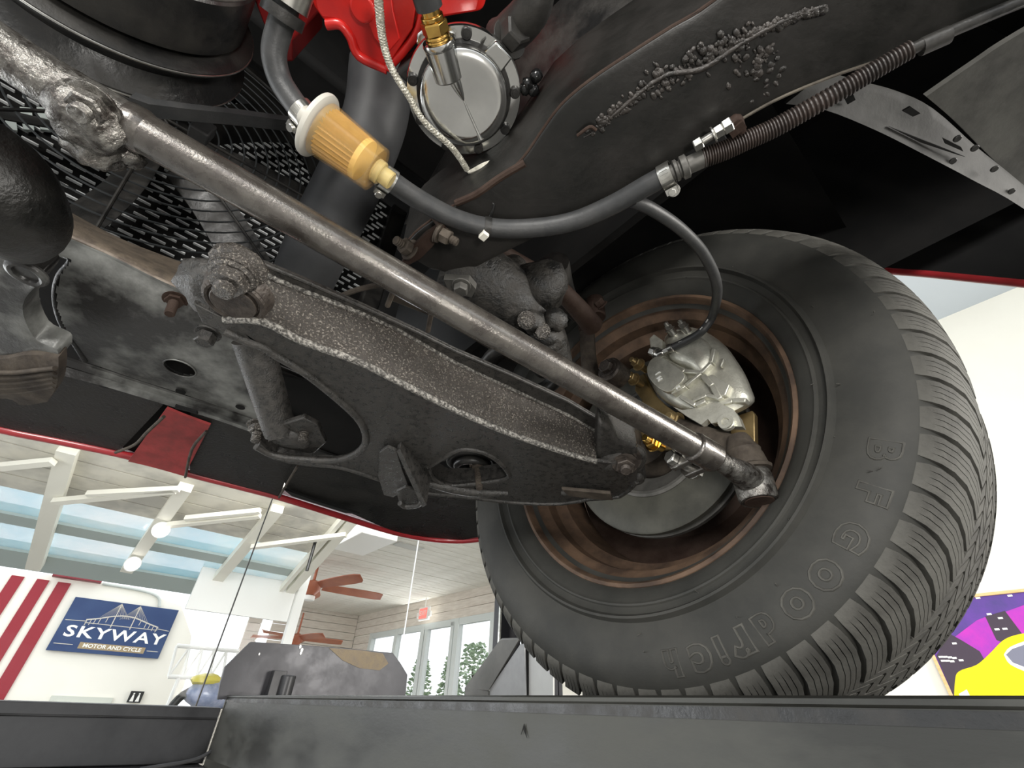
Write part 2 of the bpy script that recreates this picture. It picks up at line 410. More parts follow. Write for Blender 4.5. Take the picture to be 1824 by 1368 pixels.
# ================================================================ lift: runway, crossbeam, wheel stop, post
rw = thing('lift_runway', 'long dark steel lift runway under the tyre, along the bottom', 'lift', cf(.6, .2, -.2))
def edgez(f): return .0139 - (f + .03) * .00234
r0_ = .342
rows = []
pr_f = [-2.2, -1.0, 0, .5, 1.0, 1.406]
b = B(); b.loft([[cf(r0_, f, edgez(f)) for f in pr_f], [cf(r0_ - .003, f, edgez(f) - .0015) for f in pr_f], [cf(r0_ - .003, f, edgez(f) - .0042) for f in pr_f], [cf(r0_, f, edgez(f) - .0056) for f in pr_f], [cf(r0_, f, edgez(f) - .115) for f in pr_f]], LAT * .006); obj('side_rail', b, RUNW, rw)
b = B(); b.loft([[cf(.348, f, -.012) for f in pr_f], [cf(.90, f, -.012) for f in pr_f]], -UP * .006); b.loft([[cf(.90, f, -.115) for f in pr_f], [cf(.90, f, .012) for f in pr_f]], LAT * .006); obj('deck', b, RUNW, rw)
b = B(); b.box(cf(.62, 1.404, -.062), LAT * .28, FWD * .004, UP * .08); obj('end_plate', b, RUNW, rw)
b = B(); b.tube([cf(r0_ - .001, 1.408, -.016), cf(r0_ - .001, 1.408, -.115)], .0035, 8); o = obj('weld_seam', b, mat('weld', (.5, .48, .42), .5, .5, (.3, .28, .25), 300), rw); o['label'] = 'light weld line at the runway end'
b = B(); b.prism([cf(r0_ - .001, .37, -.008), cf(r0_ - .001, .366, -.018), cf(r0_ - .001, .371, -.012), cf(r0_ - .001, .374, -.016)], -LAT * .0004); obj('nick', b, DEEP, rw)
b = B(); b.loft([[cf(r0_ - .0012, f, edgez(f) - .0062) for f in pr_f], [cf(r0_ - .0012, f, edgez(f) - .013) for f in pr_f]], LAT * .001); obj('grime_band', b, BLACKP, rw)
cbm = thing('lift_crossbeam', 'dark steel lift crossbeam at lower left with a lipped top', 'lift', cf(-.6, 1.45, -.25))
b = B(); b.box(cf(-.96, 1.50, -.075), LAT * 1.34, FWD * .07, UP * .040); obj('web', b, PLATE, cbm, bevel=.002)
b = B(); b.box(cf(-.98, 1.498, -.024), LAT * 1.32, FWD * .078, UP * .010); b.tube([cf(-2.3, 1.424, -.034), cf(.34, 1.424, -.034)], .0035, 8); obj('top_lip', b, PLATE, cbm, bevel=.004)
b = B(); b.box(cf(-.97, 1.47, -.122), LAT * 1.31, FWD * .08, UP * .006); b.tube([cf(.22, 1.39, -.118), cf(.31, 1.39, -.106), cf(.345, 1.39, -.09)], .004, 8, 4); obj('lower_flange', b, PLATE, cbm, bevel=.002)
ws = thing('wheel_stop', 'upright dark steel wheel stop plate with cut corners on the runway', 'wheel stop', cf(.6, 1.40, -.012))
def wsp(L, f=1.40): return [atf(x, y, f) for x, y in L]
b = B(); b.prism(wsp([(447, 1143), (540, 1149), (620, 1155), (700, 1163), (714, 1182), (726, 1202), (722, 1246), (388, 1246), (393, 1215), (401, 1188)]), FWD * .010); o = obj('plate', b, mat('stop_plate', (.045, .045, .05), .45, .3, (.066, .065, .07), 12, .1, 60, rvar=.08), ws, bevel=.001)
b = B(); q = wsp([(586, 1154), (640, 1158), (682, 1164), (692, 1182), (676, 1194), (640, 1190), (610, 1176)], 1.3985); b.prism(q, FWD * .001); o = obj('worn_patch', b, mat('worn_patch', (.24, .19, .12), .8, 0, (.20, .16, .12), 60, .6, 200, mixlo=.35, mixhi=.7), ws); o['label'] = 'sandy worn paint patch'
b = B(); p = atf(505, 1242, 1.37); b.cyl(p - UP * .03, UP, .0165, .075, 24); b.box(atf(490, 1224, 1.385), LAT * .016, FWD * .012, UP * .034); obj('stop_pin', b, PLATE, ws, bevel=.001)
b = B()
for x, y, r in ((535, 1152, .003), (538, 1158, .0035), (536, 1163, .003), (462, 1165, .002)): b.blob(atf(x, y, 1.3985), LAT * r, FWD * .001, UP * r * 1.5, 8, 6, .3, 2, x)
o = obj('paint_fleck', b, WHITE, ws)
lp = thing('lift_post', 'black steel lift post rising behind the tyre', 'lift', cf(1.05, 1.2, -1.45))
b = B(); b.box(cf(1.10, 1.285, .2), LAT * .05, FWD * .012, UP * 1.65); b.box(cf(1.18, 1.20, .2), LAT * .008, FWD * .08, UP * 1.65); b.box(cf(1.10, 1.115, .2), LAT * .05, FWD * .012, UP * 1.65); obj('column', b, mat('post_black', (.012, .012, .016), .45, 0, (.02, .02, .024), 10), lp, bevel=.001)
b = B(); b.box(cf(1.048, 1.262, .2), LAT * .003, FWD * .004, UP * 1.65); obj('edge_strip', b, STEEL, lp)
cv = thing('post_cover', 'sloped grey steel cover box beside the post behind the runway', 'cover', cf(.98, 1.14, -.1))
A1_ = [(1.05, .163), (1.19, .163), (1.335, .055), (1.335, -.05), (1.05, -.05)]
b = B(); b.prism([cf(.985, f, z) for f, z in [(1.075, .170), (1.22, .052), (1.22, -.05), (1.06, -.05)]], LAT * .006); obj('side_plate', b, mat('cover_grey', (.33, .33, .33), .5, .1, (.26, .26, .26), 9), cv, bevel=.001)
b = B(); b.loft([[atr(925, 1139, .98), atr(890, 1140, .985)], [atr(870, 1230, .98), atr(828, 1225, .985)]], UP * .006 + LAT * .01); b.loft([[atr(870, 1230, .98), atr(828, 1225, .985)], [atr(870, 1262, .98), atr(828, 1262, .985)]], LAT * .008); obj('sloped_top', b, mat('cover_dark', (.13, .125, .115), .55, .1, (.10, .098, .09), 12), cv, bevel=.001)
b = B(); b.prism([atr(x, y, 1.0) for x, y in [(942, 1143), (985, 1190), (985, 1262), (942, 1262)]], LAT * .006); obj('right_plate', b, mat('cover_light', (.52, .52, .50), .5, 0, (.46, .46, .45), 9), cv)
b = B(); b.box(atr(934, 1200, 1.0), FWD * .012, LAT * .004, UP * .16); obj('dark_channel', b, DEEP, cv)
# ================================================================ showroom shell
b = B(); b.box(cf(0, 4, -ZC - .05), LAT * 14, FWD * 16, UP * .05); struct('floor', b, mat('floor_tile', (.30, .29, .27), .35, 0, (.25, .24, .23), 2))
b = B(); b.box(cf(3.88, -2.2, .6), LAT * .05, FWD * 4.4, UP * 2.05); b.box(cf(4.9, 2.2, .6), LAT * 1.0, FWD * .05, UP * 2.05); struct('wall_right', b, CREAM)
b = B(); b.box(cf(3.4, -1.6, 2.46), LAT * 1.6, FWD * 3.6, UP * .05); struct('ceiling', b, SOFF)
# plank ceiling over the far bay, boards run across
cp_ = B(); cp_.box(cf(4.1, 7.9, 2.06), LAT * 1.75, FWD * 5.25, UP * .03); pc_ = struct('ceiling_far', cp_, mat('plank_back', (.5, .48, .42), .8))
WOOD = mat('white_wash_plank', (.80, .79, .72), .7, 0, (.66, .64, .57), 5, stretch=(1, 1, 1), mixlo=.35, mixhi=.75)
WOODB = mat('white_wash_board', (.76, .70, .62), .7, 0, (.60, .53, .46), 4, stretch=(1, 1, 6), mixlo=.35, mixhi=.75)
def child_copies(first, places):
    for p in places:
        c = first.copy(); COL.objects.link(c); c.parent = first.parent; c.location = p - ORG[first.parent.name] if False else p
b = B(); b.box(cf(4.1, 2.75, 2.012), LAT * 1.74, FWD * .094, UP * .016); pl = obj('plank', b, WOOD, pc_)
for k in range(1, 52):
    c = pl.copy(); COL.objects.link(c); c.location = FWD * (.2 * k) + UP * random.uniform(-.003, .003)
b = B(); b.box(cf(5.0, 13.2, .3), LAT * 1.0, FWD * .05, UP * 1.75); wf = struct('wall_front', b, mat('plank_back', (.5, .48, .42), .8))
b = B(); b.box(cf(4.72, 13.13, -1.32), LAT * 1.08, FWD * .02, UP * .082); pl = obj('plank', b, WOODB, wf)
for k in range(1, 20):
    c = pl.copy(); COL.objects.link(c); c.location = UP * (.175 * k) + FWD * random.uniform(-.004, .004)
b = B(); b.box(cf(3.23, 13.15, .15), LAT * .13, FWD * .06, UP * 1.55); tm = struct('trim_1', b, mat('plank_back', (.5, .48, .42), .8))
b = B(); b.box(cf(3.23, 13.07, -1.2), LAT * .15, FWD * .02, UP * .082); pl = obj('plank', b, WOODB, tm)
for k in range(1, 17):
    c = pl.copy(); COL.objects.link(c); c.location = UP * (.175 * k)
# door wall: header boards, mullions, panes
b = B(); b.box(cf(5.9, 9.6, 1.77), LAT * .05, FWD * 3.6, UP * .27); b.box(cf(5.9, 4.4, .3), LAT * .05, FWD * 1.7, UP * 1.75); b.box(cf(5.9, 12.7, .3), LAT * .05, FWD * .5, UP * 1.75); wd = struct('wall_right_far', b, CREAM)
b = B(); b.box(cf(5.83, 9.6, 1.585), LAT * .02, FWD * 3.55, UP * .08); pl = obj('plank', b, WOODB, wd)
for k in range(1, 3):
    c = pl.copy(); COL.objects.link(c); c.location = UP * (.168 * k)
b = B(); b.box(cf(5.83, 12.65, -1.3), LAT * .02, FWD * .45, UP * .08); pl = obj('plank', b, WOODB, wd)
for k in range(1, 17):
    c = pl.copy(); COL.objects.link(c); c.location = UP * (.168 * k)
FRAMEM = mat('window_frame_grey', (.62, .66, .64), .4)
GLASS = mat('clear_glass', (.02, .03, .03), .02, 0, alpha=.07, spec=.5)
mull = [12.15, 10.85, 9.68, 8.40, 7.25, 6.1]
for i in range(5):
    f0_, f1_ = mull[i], mull[i + 1]
    b = B(); b.box(cf(5.85, f0_ - .06, .05), LAT * .06, FWD * .07, UP * 1.45); b.box(cf(5.85, (f0_ + f1_) / 2, 1.44), LAT * .05, FWD * .62, UP * .06); b.box(cf(5.85, (f0_ + f1_) / 2, -1.35), LAT * .05, FWD * .62, UP * .10)
    if i == 4: b.box(cf(5.85, f1_, .05), LAT * .06, FWD * .07, UP * 1.45)
    if i == 2: b.box(cf(5.85, f0_ - .20, .05), LAT * .05, FWD * .05, UP * 1.4); b.box(cf(5.85, f1_ + .10, .05), LAT * .05, FWD * .05, UP * 1.4)
    wn = struct('window_%d' % (i + 1), b, FRAMEM); b = B(); b.box(cf(5.87, (f0_ + f1_) / 2, .05), LAT * .004, FWD * .60, UP * 1.4); obj('pane', b, GLASS, wn)
# exit sign
ex = thing('exit_sign', 'small red exit sign above the glass doors', 'sign', cf(5.6, 9.35, 1.55))
b = B(); b.box(cf(5.62, 9.35, 1.66), LAT * .03, FWD * .20, UP * .13); b.bar(cf(5.62, 9.35, 1.78), cf(5.62, 9.35, 1.98), .02, .02, FWD); obj('housing', b, WHITE, ex, bevel=.01)
b = B(); b.box(cf(5.585, 9.35, 1.66), LAT * .004, FWD * .15, UP * .10); obj('face', b, mat('exit_face', (.9, .25, .22), .4, emit=((1, .22, .18), .6)), ex)
vs, fs = text_mesh('EXIT', .13, fill='BOTH', extrude=.002)
b = B(); b.add([cf(5.578, 9.35, 1.66) - FWD * v.x + UP * v.y - LAT * v.z for v in vs], fs); obj('exit_lettering', b, WHITE, ex)
b = B(); b.box(cf(5.62, 9.12, 1.64), LAT * .03, FWD * .035, UP * .05); b.box(cf(5.62, 9.58, 1.64), LAT * .03, FWD * .035, UP * .05); obj('emergency_lamp', b, WHITE, ex, bevel=.01)
# trees outside
def tree(f, r, h, w_, label, seed):
    rnd = random.Random(seed); t = thing('tree', label, 'tree', cf(r, f, -ZC)); b = B(); b.tube([cf(r, f, -ZC), cf(r + .1, f, h * .4 - ZC), cf(r, f + .1, h * .8 - ZC)], [.08, .06, .03], 8, 3); obj('trunk', b, RUSTD, t)
    b = B()
    for k in range(900):
        z = rnd.random(); a = rnd.random() * 2 * PI; q = w_ * math.sqrt(rnd.random()) * (1.05 - z * .75); c = cf(r + q * math.cos(a), f + q * math.sin(a), -ZC + h * (.35 + .65 * z)); d = V((rnd.uniform(-1, 1), rnd.uniform(-1, 1), rnd.uniform(-.5, 1))).normalized(); x, y = frame(d); s = rnd.uniform(.04, .09)
        b.add([c - x * s, c - y * s * .5, c + x * s, c + y * s * .5], [(0, 1, 2, 3)])
    obj('foliage', b, mat('leaf', (.20, .28, .17), .6, 0, (.36, .45, .30), 6), t)['kind'] = 'stuff'
tree(14.2, 8.7, 2.7, .6, 'green tree outside the leftmost glass doors', 1)
tree(12.75, 8.8, 2.7, .5, 'slim green tree outside the middle glass doors', 2)
tree(11.2, 8.5, 2.95, .9, 'bushy green tree outside nearest the lift post', 3)
b = B(); c = cf(5.2, 7.2, -ZC); b.lathe([(0, .22), (.04, .22), (.04, .17), (1.28, .17), (1.42, .13), (1.50, .05), (1.52, 0)], c, UP, 24); o = obj('bollard', b, mat('red_plastic', (.75, .06, .06), .4)); tag(o, 'small red rounded bollard top left of the grey cover', 'bollard')
bd2 = thing('notice_board', 'white notice board with small print under the tyre, right of cover', 'sign', cf(5.75, 4.9, -.1))
b = B(); b.box(cf(5.82, 4.9, .16), LAT * .01, FWD * .16, UP * .25); obj('board', b, WHITE, bd2, bevel=.004)
b = B(); b.box(cf(5.805, 4.9, .30), LAT * .003, FWD * .09, UP * .018); b.box(cf(5.805, 4.9, .10), LAT * .003, FWD * .05, UP * .05); obj('print', b, GREY, bd2)
# ceiling fans
def cfan(r, f, z, R, rot, label, mt):
    t = thing('ceiling_fan', label, 'ceiling fan', cf(r, f, z - .1)); b = B(); b.lathe([(-.16, 0), (-.16, .07), (-.08, .14), (.03, .15), (.08, .025), (.5, .018), (.5, 0)], cf(r, f, z), UP, 24); obj('motor', b, mt, t)
    for k in range(5):
        a = rot + 2 * PI * k / 5; d = LAT * math.cos(a) + FWD * math.sin(a); q = UP.cross(d); c = cf(r, f, z - .02)
        rows = [[c + d * (R * s) - q * wv + UP * .035, c + d * (R * s) + q * wv - UP * .035] for s, wv in ((.14, .05), (.3, .085), (.55, .11), (.8, .12), (.93, .10), (1.0, .04))]
        b = B(); b.loft(rows, UP * .012); obj('fan_blade', b, mt, t)
    b = B(); b.cyl(cf(r, f, z - .17), -UP, .09, .07, 20); obj('lamp_bowl', b, WHITE, t)
cfan(2.75, 8.3, 1.62, 1.25, math.radians(-4), 'ceiling fan with long red-brown blades over the far bay', mat('fan_wood', (.42, .13, .06), .4, 0, (.32, .09, .045), 6))
cfan(3.95, 12.0, 1.22, 1.05, math.radians(-6), 'lower ceiling fan with brown blades in front of the plank wall', mat('fan_wood', (.42, .13, .06), .4))
# white bulkhead and column
b = B(); b.box(cf(1.62, 7.5, 1.55), LAT * .64, FWD * .03, UP * .62); struct('trim_2', b, WHITE)
b = B(); b.box(cf(2.33, 7.45, .4), LAT * .06, FWD * .05, UP * 1.7); struct('trim_3', b, WHITE)
b = B(); b.box(cf(2.5, 6.0, 1.86), LAT * .25, FWD * .5, UP * .10); o = obj('air_duct', b, WHITE, bevel=.01); tag(o, 'white boxed duct beside the plank ceiling', 'duct')
b = B(); b.box(cf(3.35, 6.3, 1.99), LAT * .22, FWD * .10, UP * .012); o = obj('ceiling_vent', b, mat('vent_grey', (.5, .5, .47), .6), bevel=.004); tag(o, 'small slotted vent in the plank ceiling', 'vent')
# skylight roof: plane that falls away ahead
sd_ = ray(-135, 1638).normalized(); p0_ = atf(330, 866, 5.6); sl_n = sd_.cross(LAT).normalized()
def sp_(px, py): return atp(px, py, p0_, sl_n)
def spv(x, y): return (sp_(x, y) - p0_).dot(sd_)
def slab(v0, v1, l0, l1, th=.04, off=0.0):
    o = p0_ - LAT * p0_.dot(LAT) + LAT * 0; u = sl_n if sl_n.z > 0 else -sl_n
    q = [p0_ + LAT * (l0 - p0_.dot(LAT)) + sd_ * v0, p0_ + LAT * (l1 - p0_.dot(LAT)) + sd_ * v0, p0_ + LAT * (l1 - p0_.dot(LAT)) + sd_ * v1, p0_ + LAT * (l0 - p0_.dot(LAT)) + sd_ * v1]
    return [p + u * off for p in q], u * th
va_, vb_, vc_, vd_ = spv(286, 925), spv(286, 969), spv(286, 984), spv(286, 1024)
lr = sp_(560, 1000).dot(LAT)
b = B(); q, t = slab(spv(286, 800), va_, -7, lr); b.prism(q, t); sk_ = struct('ceiling_left', b, mat('roof_grey', (.60, .58, .52), .8, 0, (.48, .46, .42), 4))
bw = (va_ - spv(286, 800)) / 5
for k in range(5):
    b = B(); q, t = slab(spv(286, 800) + bw * k + .01, spv(286, 800) + bw * (k + 1) - .01, -7, lr, -.02); b.prism(q, t); obj('plank', b, mat('roof_plank', (.72, .69, .60), .8, 0, (.50, .48, .43), 3), sk_)
for i, (v0, v1) in enumerate(((vb_, vc_), (vd_, vd_ + .5))):
    b = B(); q, t = slab(v0, v1, -7, lr, .12); b.prism(q, t); struct('trim_%d' % (4 + i), b, mat('beam_grey_green', (.45, .52, .50), .6))
SKYG = mat('sky_glass', (.42, .76, .90), .05, 0, (.96, 1.0, 1.0), .55, alpha=.5)
for i, (v0, v1) in enumerate(((va_, vb_), (vc_, vd_))):
    b = B(); q, t = slab(v0, v1, -7, lr, .01, .03); b.prism(q, t); struct('window_%d' % (6 + i), b, SKYG)
def rafter(name, L, w, h=.1, label=None, off=-.06):
    u = sl_n if sl_n.z > 0 else -sl_n; P_ = [sp_(x, y) + u * off for x, y in L]; b = B()
    for a, c in zip(P_[:-1], P_[1:]): b.bar(a, c, w, h, u)
    return b
TR = mat('truss_cream', (.88, .86, .76), .6)
tr_ = thing('roof_truss', 'cream painted roof trusses under the skylight at left', 'truss', sp_(300, 1000))
for L, w_ in (([(130, 790), (68, 1000)], .14), ([(335, 858), (232, 1005)], .13), ([(497, 897), (368, 1050)], .13), ([(640, 905), (500, 1066)], .12), ([(620, 905), (485, 1062)], .05)):
    obj('rafter', rafter('r', L, w_), TR, tr_)
for L, w_ in (([(-10, 812), (112, 800)], .07), ([(112, 872), (322, 852)], .07), ([(300, 916), (470, 898)], .06), ([(455, 955), (620, 934)], .06), ([(170, 858), (330, 850)], .05), ([(340, 903), (470, 890)], .05)):
    obj('brace', rafter('r', L, w_, .05, off=-.14), TR, tr_)
for i, (x, y, lab) in enumerate(((303, 912, 'bright white spotlight on the middle roof rafter'), (252, 974, 'round white spotlight lower on the middle rafter'), (457, 1055, 'small round lamp at the bottom edge of the skylight'))):
    t = thing('spotlight', lab, 'lamp', sp_(x, y) - UP * .25); b = B(); c = sp_(x, y) - UP * .2; d = (CAM - c).normalized(); b.lathe([(-.10, 0), (-.10, .05), (.0, .085), (.01, .085), (.01, .075)], c, d, 20); obj('can', b, WHITE, t); b = B(); b.cyl(c, d, .072, .006, 20); obj('bulb', b, mat('bulb', (1, 1, 1), .4, emit=((1, .97, .9), 5 if i == 0 else 1.5)), t)
b = B(); b.tube([sp_(566, 950) - UP * .05, sp_(566, 950) - UP * .45], .02, 8); o = obj('hanging_rod', b, BLACKP); tag(o, 'short black rod hanging from the roof brace', 'rod')
# cream wall with stripes, sign
b = B(); rr = [(-3.2, -1.45), (2.45, -1.45), (2.45, .3), (2.2, 1.2), (1.75, 1.78), (1.3, 1.88), (.5, 2.02), (-3.2, 2.05)]
b.prism([cf(x, 14.05, z) for x, z in rr], FWD * .1); wl = struct('wall_left', b, CREAM)
for (xa, xb) in ((-1.37, -1.17), (-.97, -.77), (-.63, -.41)):
    b = B(); b.box(cf((xa + xb) / 2, 14.03, .3), LAT * (xb - xa) / 2, FWD * .015, UP * 1.62); obj('stripe', b, mat('stripe_red', (.30, .012, .025), .5), wl)
b = B(); b.box(cf(-.35, 13.9, 2.02), LAT * .42, FWD * .1, UP * .035); o = obj('awning_cap', b, mat('awning_maroon', (.24, .03, .04), .5), bevel=.01); tag(o, 'maroon cap strip above the red stripes', 'awning')
b = B(); b.tube([cf(.1, 14.0, 2.0), cf(.8, 14.0, 1.98), cf(1.2, 14.0, 1.9), cf(1.32, 14.0, 1.7)], .03, 10, 5); obj('wall_trim', b, mat('trim_grey', (.55, .58, .54), .5), wl)
sg = thing('shop_sign', 'blue sign with a bridge drawing and white lettering', 'sign', cf(.75, 13.98, .70))
b = B(); b.box(cf(.752, 13.98, 1.19), LAT * .97, FWD * .02, UP * .49); obj('panel', b, mat('sign_blue', (.018, .045, .14), .5, 0, (.03, .065, .17), 1.5), sg, bevel=.004)
def sgn(x, z): return cf(-.218 + 1.94 * x, 13.957, .70 + .98 * z)
def sign_text(tx, x, z, size, mt, font_sx=1.0, name='sign_lettering', thick=0.0, sp=1.0):
    vs, fs = text_mesh(tx, size, fill='BOTH', extrude=.002, spacing=sp, offset=thick)
    b = B(); c = sgn(x, z); b.add([c + LAT * v.x * font_sx + UP * v.y - FWD * v.z for v in vs], fs); return obj(name, b, mt, sg)
LW = mat('sign_white', (.95, .94, .88), .5); LT = mat('sign_tan', (.36, .27, .15), .5); LG = mat('sign_line', (.62, .58, .50), .5)
sign_text('SKYWAY', .52, .36, .285, LW, 1.42, thick=.006, sp=1.14)
b = B(); b.box(sgn(.54, .13) + FWD * .003, LAT * .58, FWD * .003, UP * .058); obj('name_bar', b, LT, sg)
sign_text('MOTOR AND CYCLE', .54, .13, .098, LW, 1.12, thick=.002)
b = B()
def sline(L, w=.016):
    P_ = [sgn(x, z) for x, z in L]
    for a, c in zip(P_[:-1], P_[1:]): b.bar(a, c, w, .006, FWD)
arch = [(.19, .60), (.30, .65), (.40, .715), (.48, .745), (.54, .75), (.62, .735), (.70, .69), (.78, .645), (.87, .60)]
sline(arch, .022); sline([(.19, .545), (.87, .545)], .012); sline([(.02, .56), (.2, .575)], .012); sline([(.86, .575), (.99, .55)], .012); sline([(.03, .13), (.19, .13)], .012); sline([(.86, .13), (.97, .13)], .012)
for x in (.43, .61):
    zt = .98; sline([(x, .50), (x, zt)], .018)
    for k in range(1, 7): sline([(x, zt), (x - .022 * k, .71 - abs(k) * .006)], .004); sline([(x, zt), (x + .022 * k, .71 - abs(k) * .004)], .004)
for x, z in ((.20, .59), (.235, .61), (.27, .63), (.31, .65), (.37, .69), (.68, .70), (.74, .66), (.78, .64), (.82, .62), (.86, .60)): sline([(x, z), (x - .004, z - .10)], .012)
o = obj('bridge_drawing', b, LG, sg)
dr = struct('door_1', (lambda b: (b.box(cf(.75, 14.02, -.75), LAT * .5, FWD * .02, UP * .72), b)[1])(B()), mat('door_grey', (.66, .68, .60), .6))
b = B(); b.box(cf(.75, 13.99, -.75), LAT * .40, FWD * .01, UP * .62); obj('door_panel', b, mat('door_grey2', (.72, .73, .66), .6), dr)
rs = thing('restroom_sign', 'tiny black sign with white figures low on the cream wall', 'sign', cf(1.62, 13.95, -.12)); b = B(); b.box(cf(1.62, 13.98, .0), LAT * .12, FWD * .01, UP * .10); obj('panel', b, BLACKP, rs)
b = B()
for s in (-1, 1): b.cyl(cf(1.62 + .05 * s, 13.965, .055), -FWD, .016, .004, 12); b.prism([cf(1.62 + .05 * s + x, 13.965, z) for x, z in ((-.012, .035), (.012, .035), (.034, -.08), (-.034, -.08))], -FWD * .004)
obj('figure', b, LW, rs)
# reflected lattice built as a solid white rail and a parked motorcycle behind the glass
lt = thing('lattice_reflection', 'white lattice reflection built as a solid rail between sign and wheel stop', 'truss', cf(1.9, 9.0, .25))
ta, tb_ = atf(315, 1150, 9.0), atf(425, 1160, 9.0); bo, bo2 = atf(300, 1205, 9.0), atf(418, 1210, 9.0)
b = B(); b.tube([ta, tb_], .028, 8); b.tube([bo, bo2], .028, 8)
for k in range(6): p, q = ta.lerp(tb_, k / 5), bo.lerp(bo2, k / 5); b.tube([p, q], .020, 8); 
for k in range(5): b.tube([bo.lerp(bo2, k / 5), ta.lerp(tb_, (k + 1) / 5)], .016, 8)
obj('lattice', b, WHITE, lt)
for p in (bo.lerp(bo2, .15), bo.lerp(bo2, .85)):
    b = B(); b.tube([p, V((p.x, p.y, 0))], .025, 8); obj('leg', b, WHITE, lt)
mc = thing('motorcycle', 'blue grey and yellow motorcycle behind the glass left of the wheel stop', 'motorcycle', cf(2.0, 8.2, -1.0))
b = B(); b.blob(atf(372, 1238, 8.2), LAT * .28, FWD * .2, UP * .17, 20, 12, .2, 2, 4); obj('fairing', b, mat('moto_blue', (.20, .24, .36), .3, 0, (.35, .38, .5), 8, coat=.5), mc)
b = B(); b.blob(atf(368, 1212, 8.2), LAT * .20, FWD * .14, UP * .08, 16, 10, .2, 2, 9); obj('tank', b, mat('moto_yellow', (.60, .52, .10), .3), mc)
b = B(); b.ring(atf(345, 1275, 8.2), FWD, .30, .05, 32, 10); b.tube([atf(345, 1275, 8.2), atf(352, 1215, 8.2)], .025, 8); obj('front_wheel', b, BLACKP, mc)
# glass partition
gp = thing('glass_partition', 'tall frameless clear glass partition between lift bay and showroom', 'glass wall', cf(.6, 3.2, -ZC))
for (l0, l1) in ((-3.4, -.9), (-.89, .640), (.650, 1.776), (1.784, 3.0)):
    b = B(); b.box(cf((l0 + l1) / 2, 3.2, .6), LAT * (l1 - l0) / 2, FWD * .005, UP * 2.05); obj('pane', b, GLASS, gp)
b = B(); b.box(cf(.645, 3.2, .6), LAT * .003, FWD * .006, UP * 2.05); obj('dark_seal', b, BLACKP, gp)
b = B(); b.box(cf(1.78, 3.2, .6), LAT * .0018, FWD * .006, UP * 2.05); b.box(cf(-.895, 3.2, .6), LAT * .003, FWD * .006, UP * 2.05); obj('pale_seal', b, WHITE, gp)
# ================================================================ framed picture on the cream wall
po = thing('wall_picture', 'framed picture of a yellow sports car before a purple city', 'picture', cf(3.8, -.1, -.12))
def pq(L, d=0.0): return [atr(x, y, 3.815 - d) for x, y in L]
pl_, pr_z, ptz, pbz = .645, -.75, .622, -.14
b = B(); b.box(cf(3.815, (pl_ + pr_z) / 2, (ptz + pbz) / 2), LAT * .012, FWD * (pl_ - pr_z) / 2, UP * (ptz - pbz) / 2); obj('backing', b, mat('print_purple', (.16, .05, .38), .5, 0, (.08, .05, .22), 3), po)
b = B()
for (f0_, z0_, f1_, z1_) in ((pl_, ptz, pr_z, ptz), (pl_, pbz, pr_z, pbz), (pl_, ptz, pl_, pbz), (pr_z, ptz, pr_z, pbz)): b.bar(cf(3.805, f0_, z0_), cf(3.805, f1_, z1_), .016, .022, LAT)
obj('frame', b, mat('pine', (.85, .58, .28), .5, 0, (.75, .48, .2), 12, stretch=(1, 1, 6)), po, bevel=.002)
def prt(name, L, mt, d, sm=0):
    b = B(); Q = pq(L, d); Q = spline(Q + Q[:1], sm)[:-1] if sm else Q; b.prism(Q, -LAT * .0006); return obj(name, b, mt, po)
MAG = mat('print_magenta', (.60, .035, .48), .5, 0, (.34, .04, .46), 5); DKB = mat('print_dark', (.06, .04, .06), .5); YEL = mat('print_yellow', (1.0, .82, .0), .5, 0, (.95, .70, .0), 3)
prt('pink_haze', [(1700, 1135), (1740, 1105), (1765, 1095), (1790, 1090), (1840, 1072), (1840, 1150), (1790, 1170), (1745, 1180), (1715, 1160)], MAG, .013)
prt('tower', [(1755, 1098), (1790, 1088), (1820, 1128), (1800, 1150), (1775, 1140)], DKB, .0140)
prt('skyline', [(1668, 1168), (1690, 1128), (1712, 1140), (1745, 1160), (1756, 1180), (1720, 1205), (1712, 1250), (1704, 1250)], DKB, .0140)
prt('car', [(1699, 1262), (1701, 1215), (1708, 1196), (1740, 1184), (1765, 1162), (1785, 1142), (1806, 1132), (1840, 1126), (1880, 1124), (1880, 1270)], YEL, .0150, 4)
prt('windscreen_edge', [(1788, 1166), (1800, 1152), (1840, 1138), (1880, 1134), (1880, 1222), (1840, 1202), (1800, 1184)], LW, .0158, 3)
prt('windscreen', [(1792, 1166), (1803, 1156), (1840, 1143), (1880, 1140), (1880, 1212), (1840, 1194), (1804, 1180)], mat('print_glass', (.22, .22, .28), .4), .0166)
prt('headlamp', [(1708, 1236), (1722, 1228), (1728, 1240), (1712, 1246)], LW, .0158)
b = B()
for x, y in ((1676, 1170), (1684, 1170), (1692, 1171), (1700, 1172), (1680, 1177), (1688, 1177), (1696, 1178), (1712, 1176), (1782, 1101), (1762, 1094), (1790, 1120), (1776, 1121), (1742, 1065), (1799, 1061), (1700, 1146)): b.box(atr(x, y, 3.80), FWD * .010, LAT * .0005, UP * .0045)
obj('lit_window', b, LW, po)

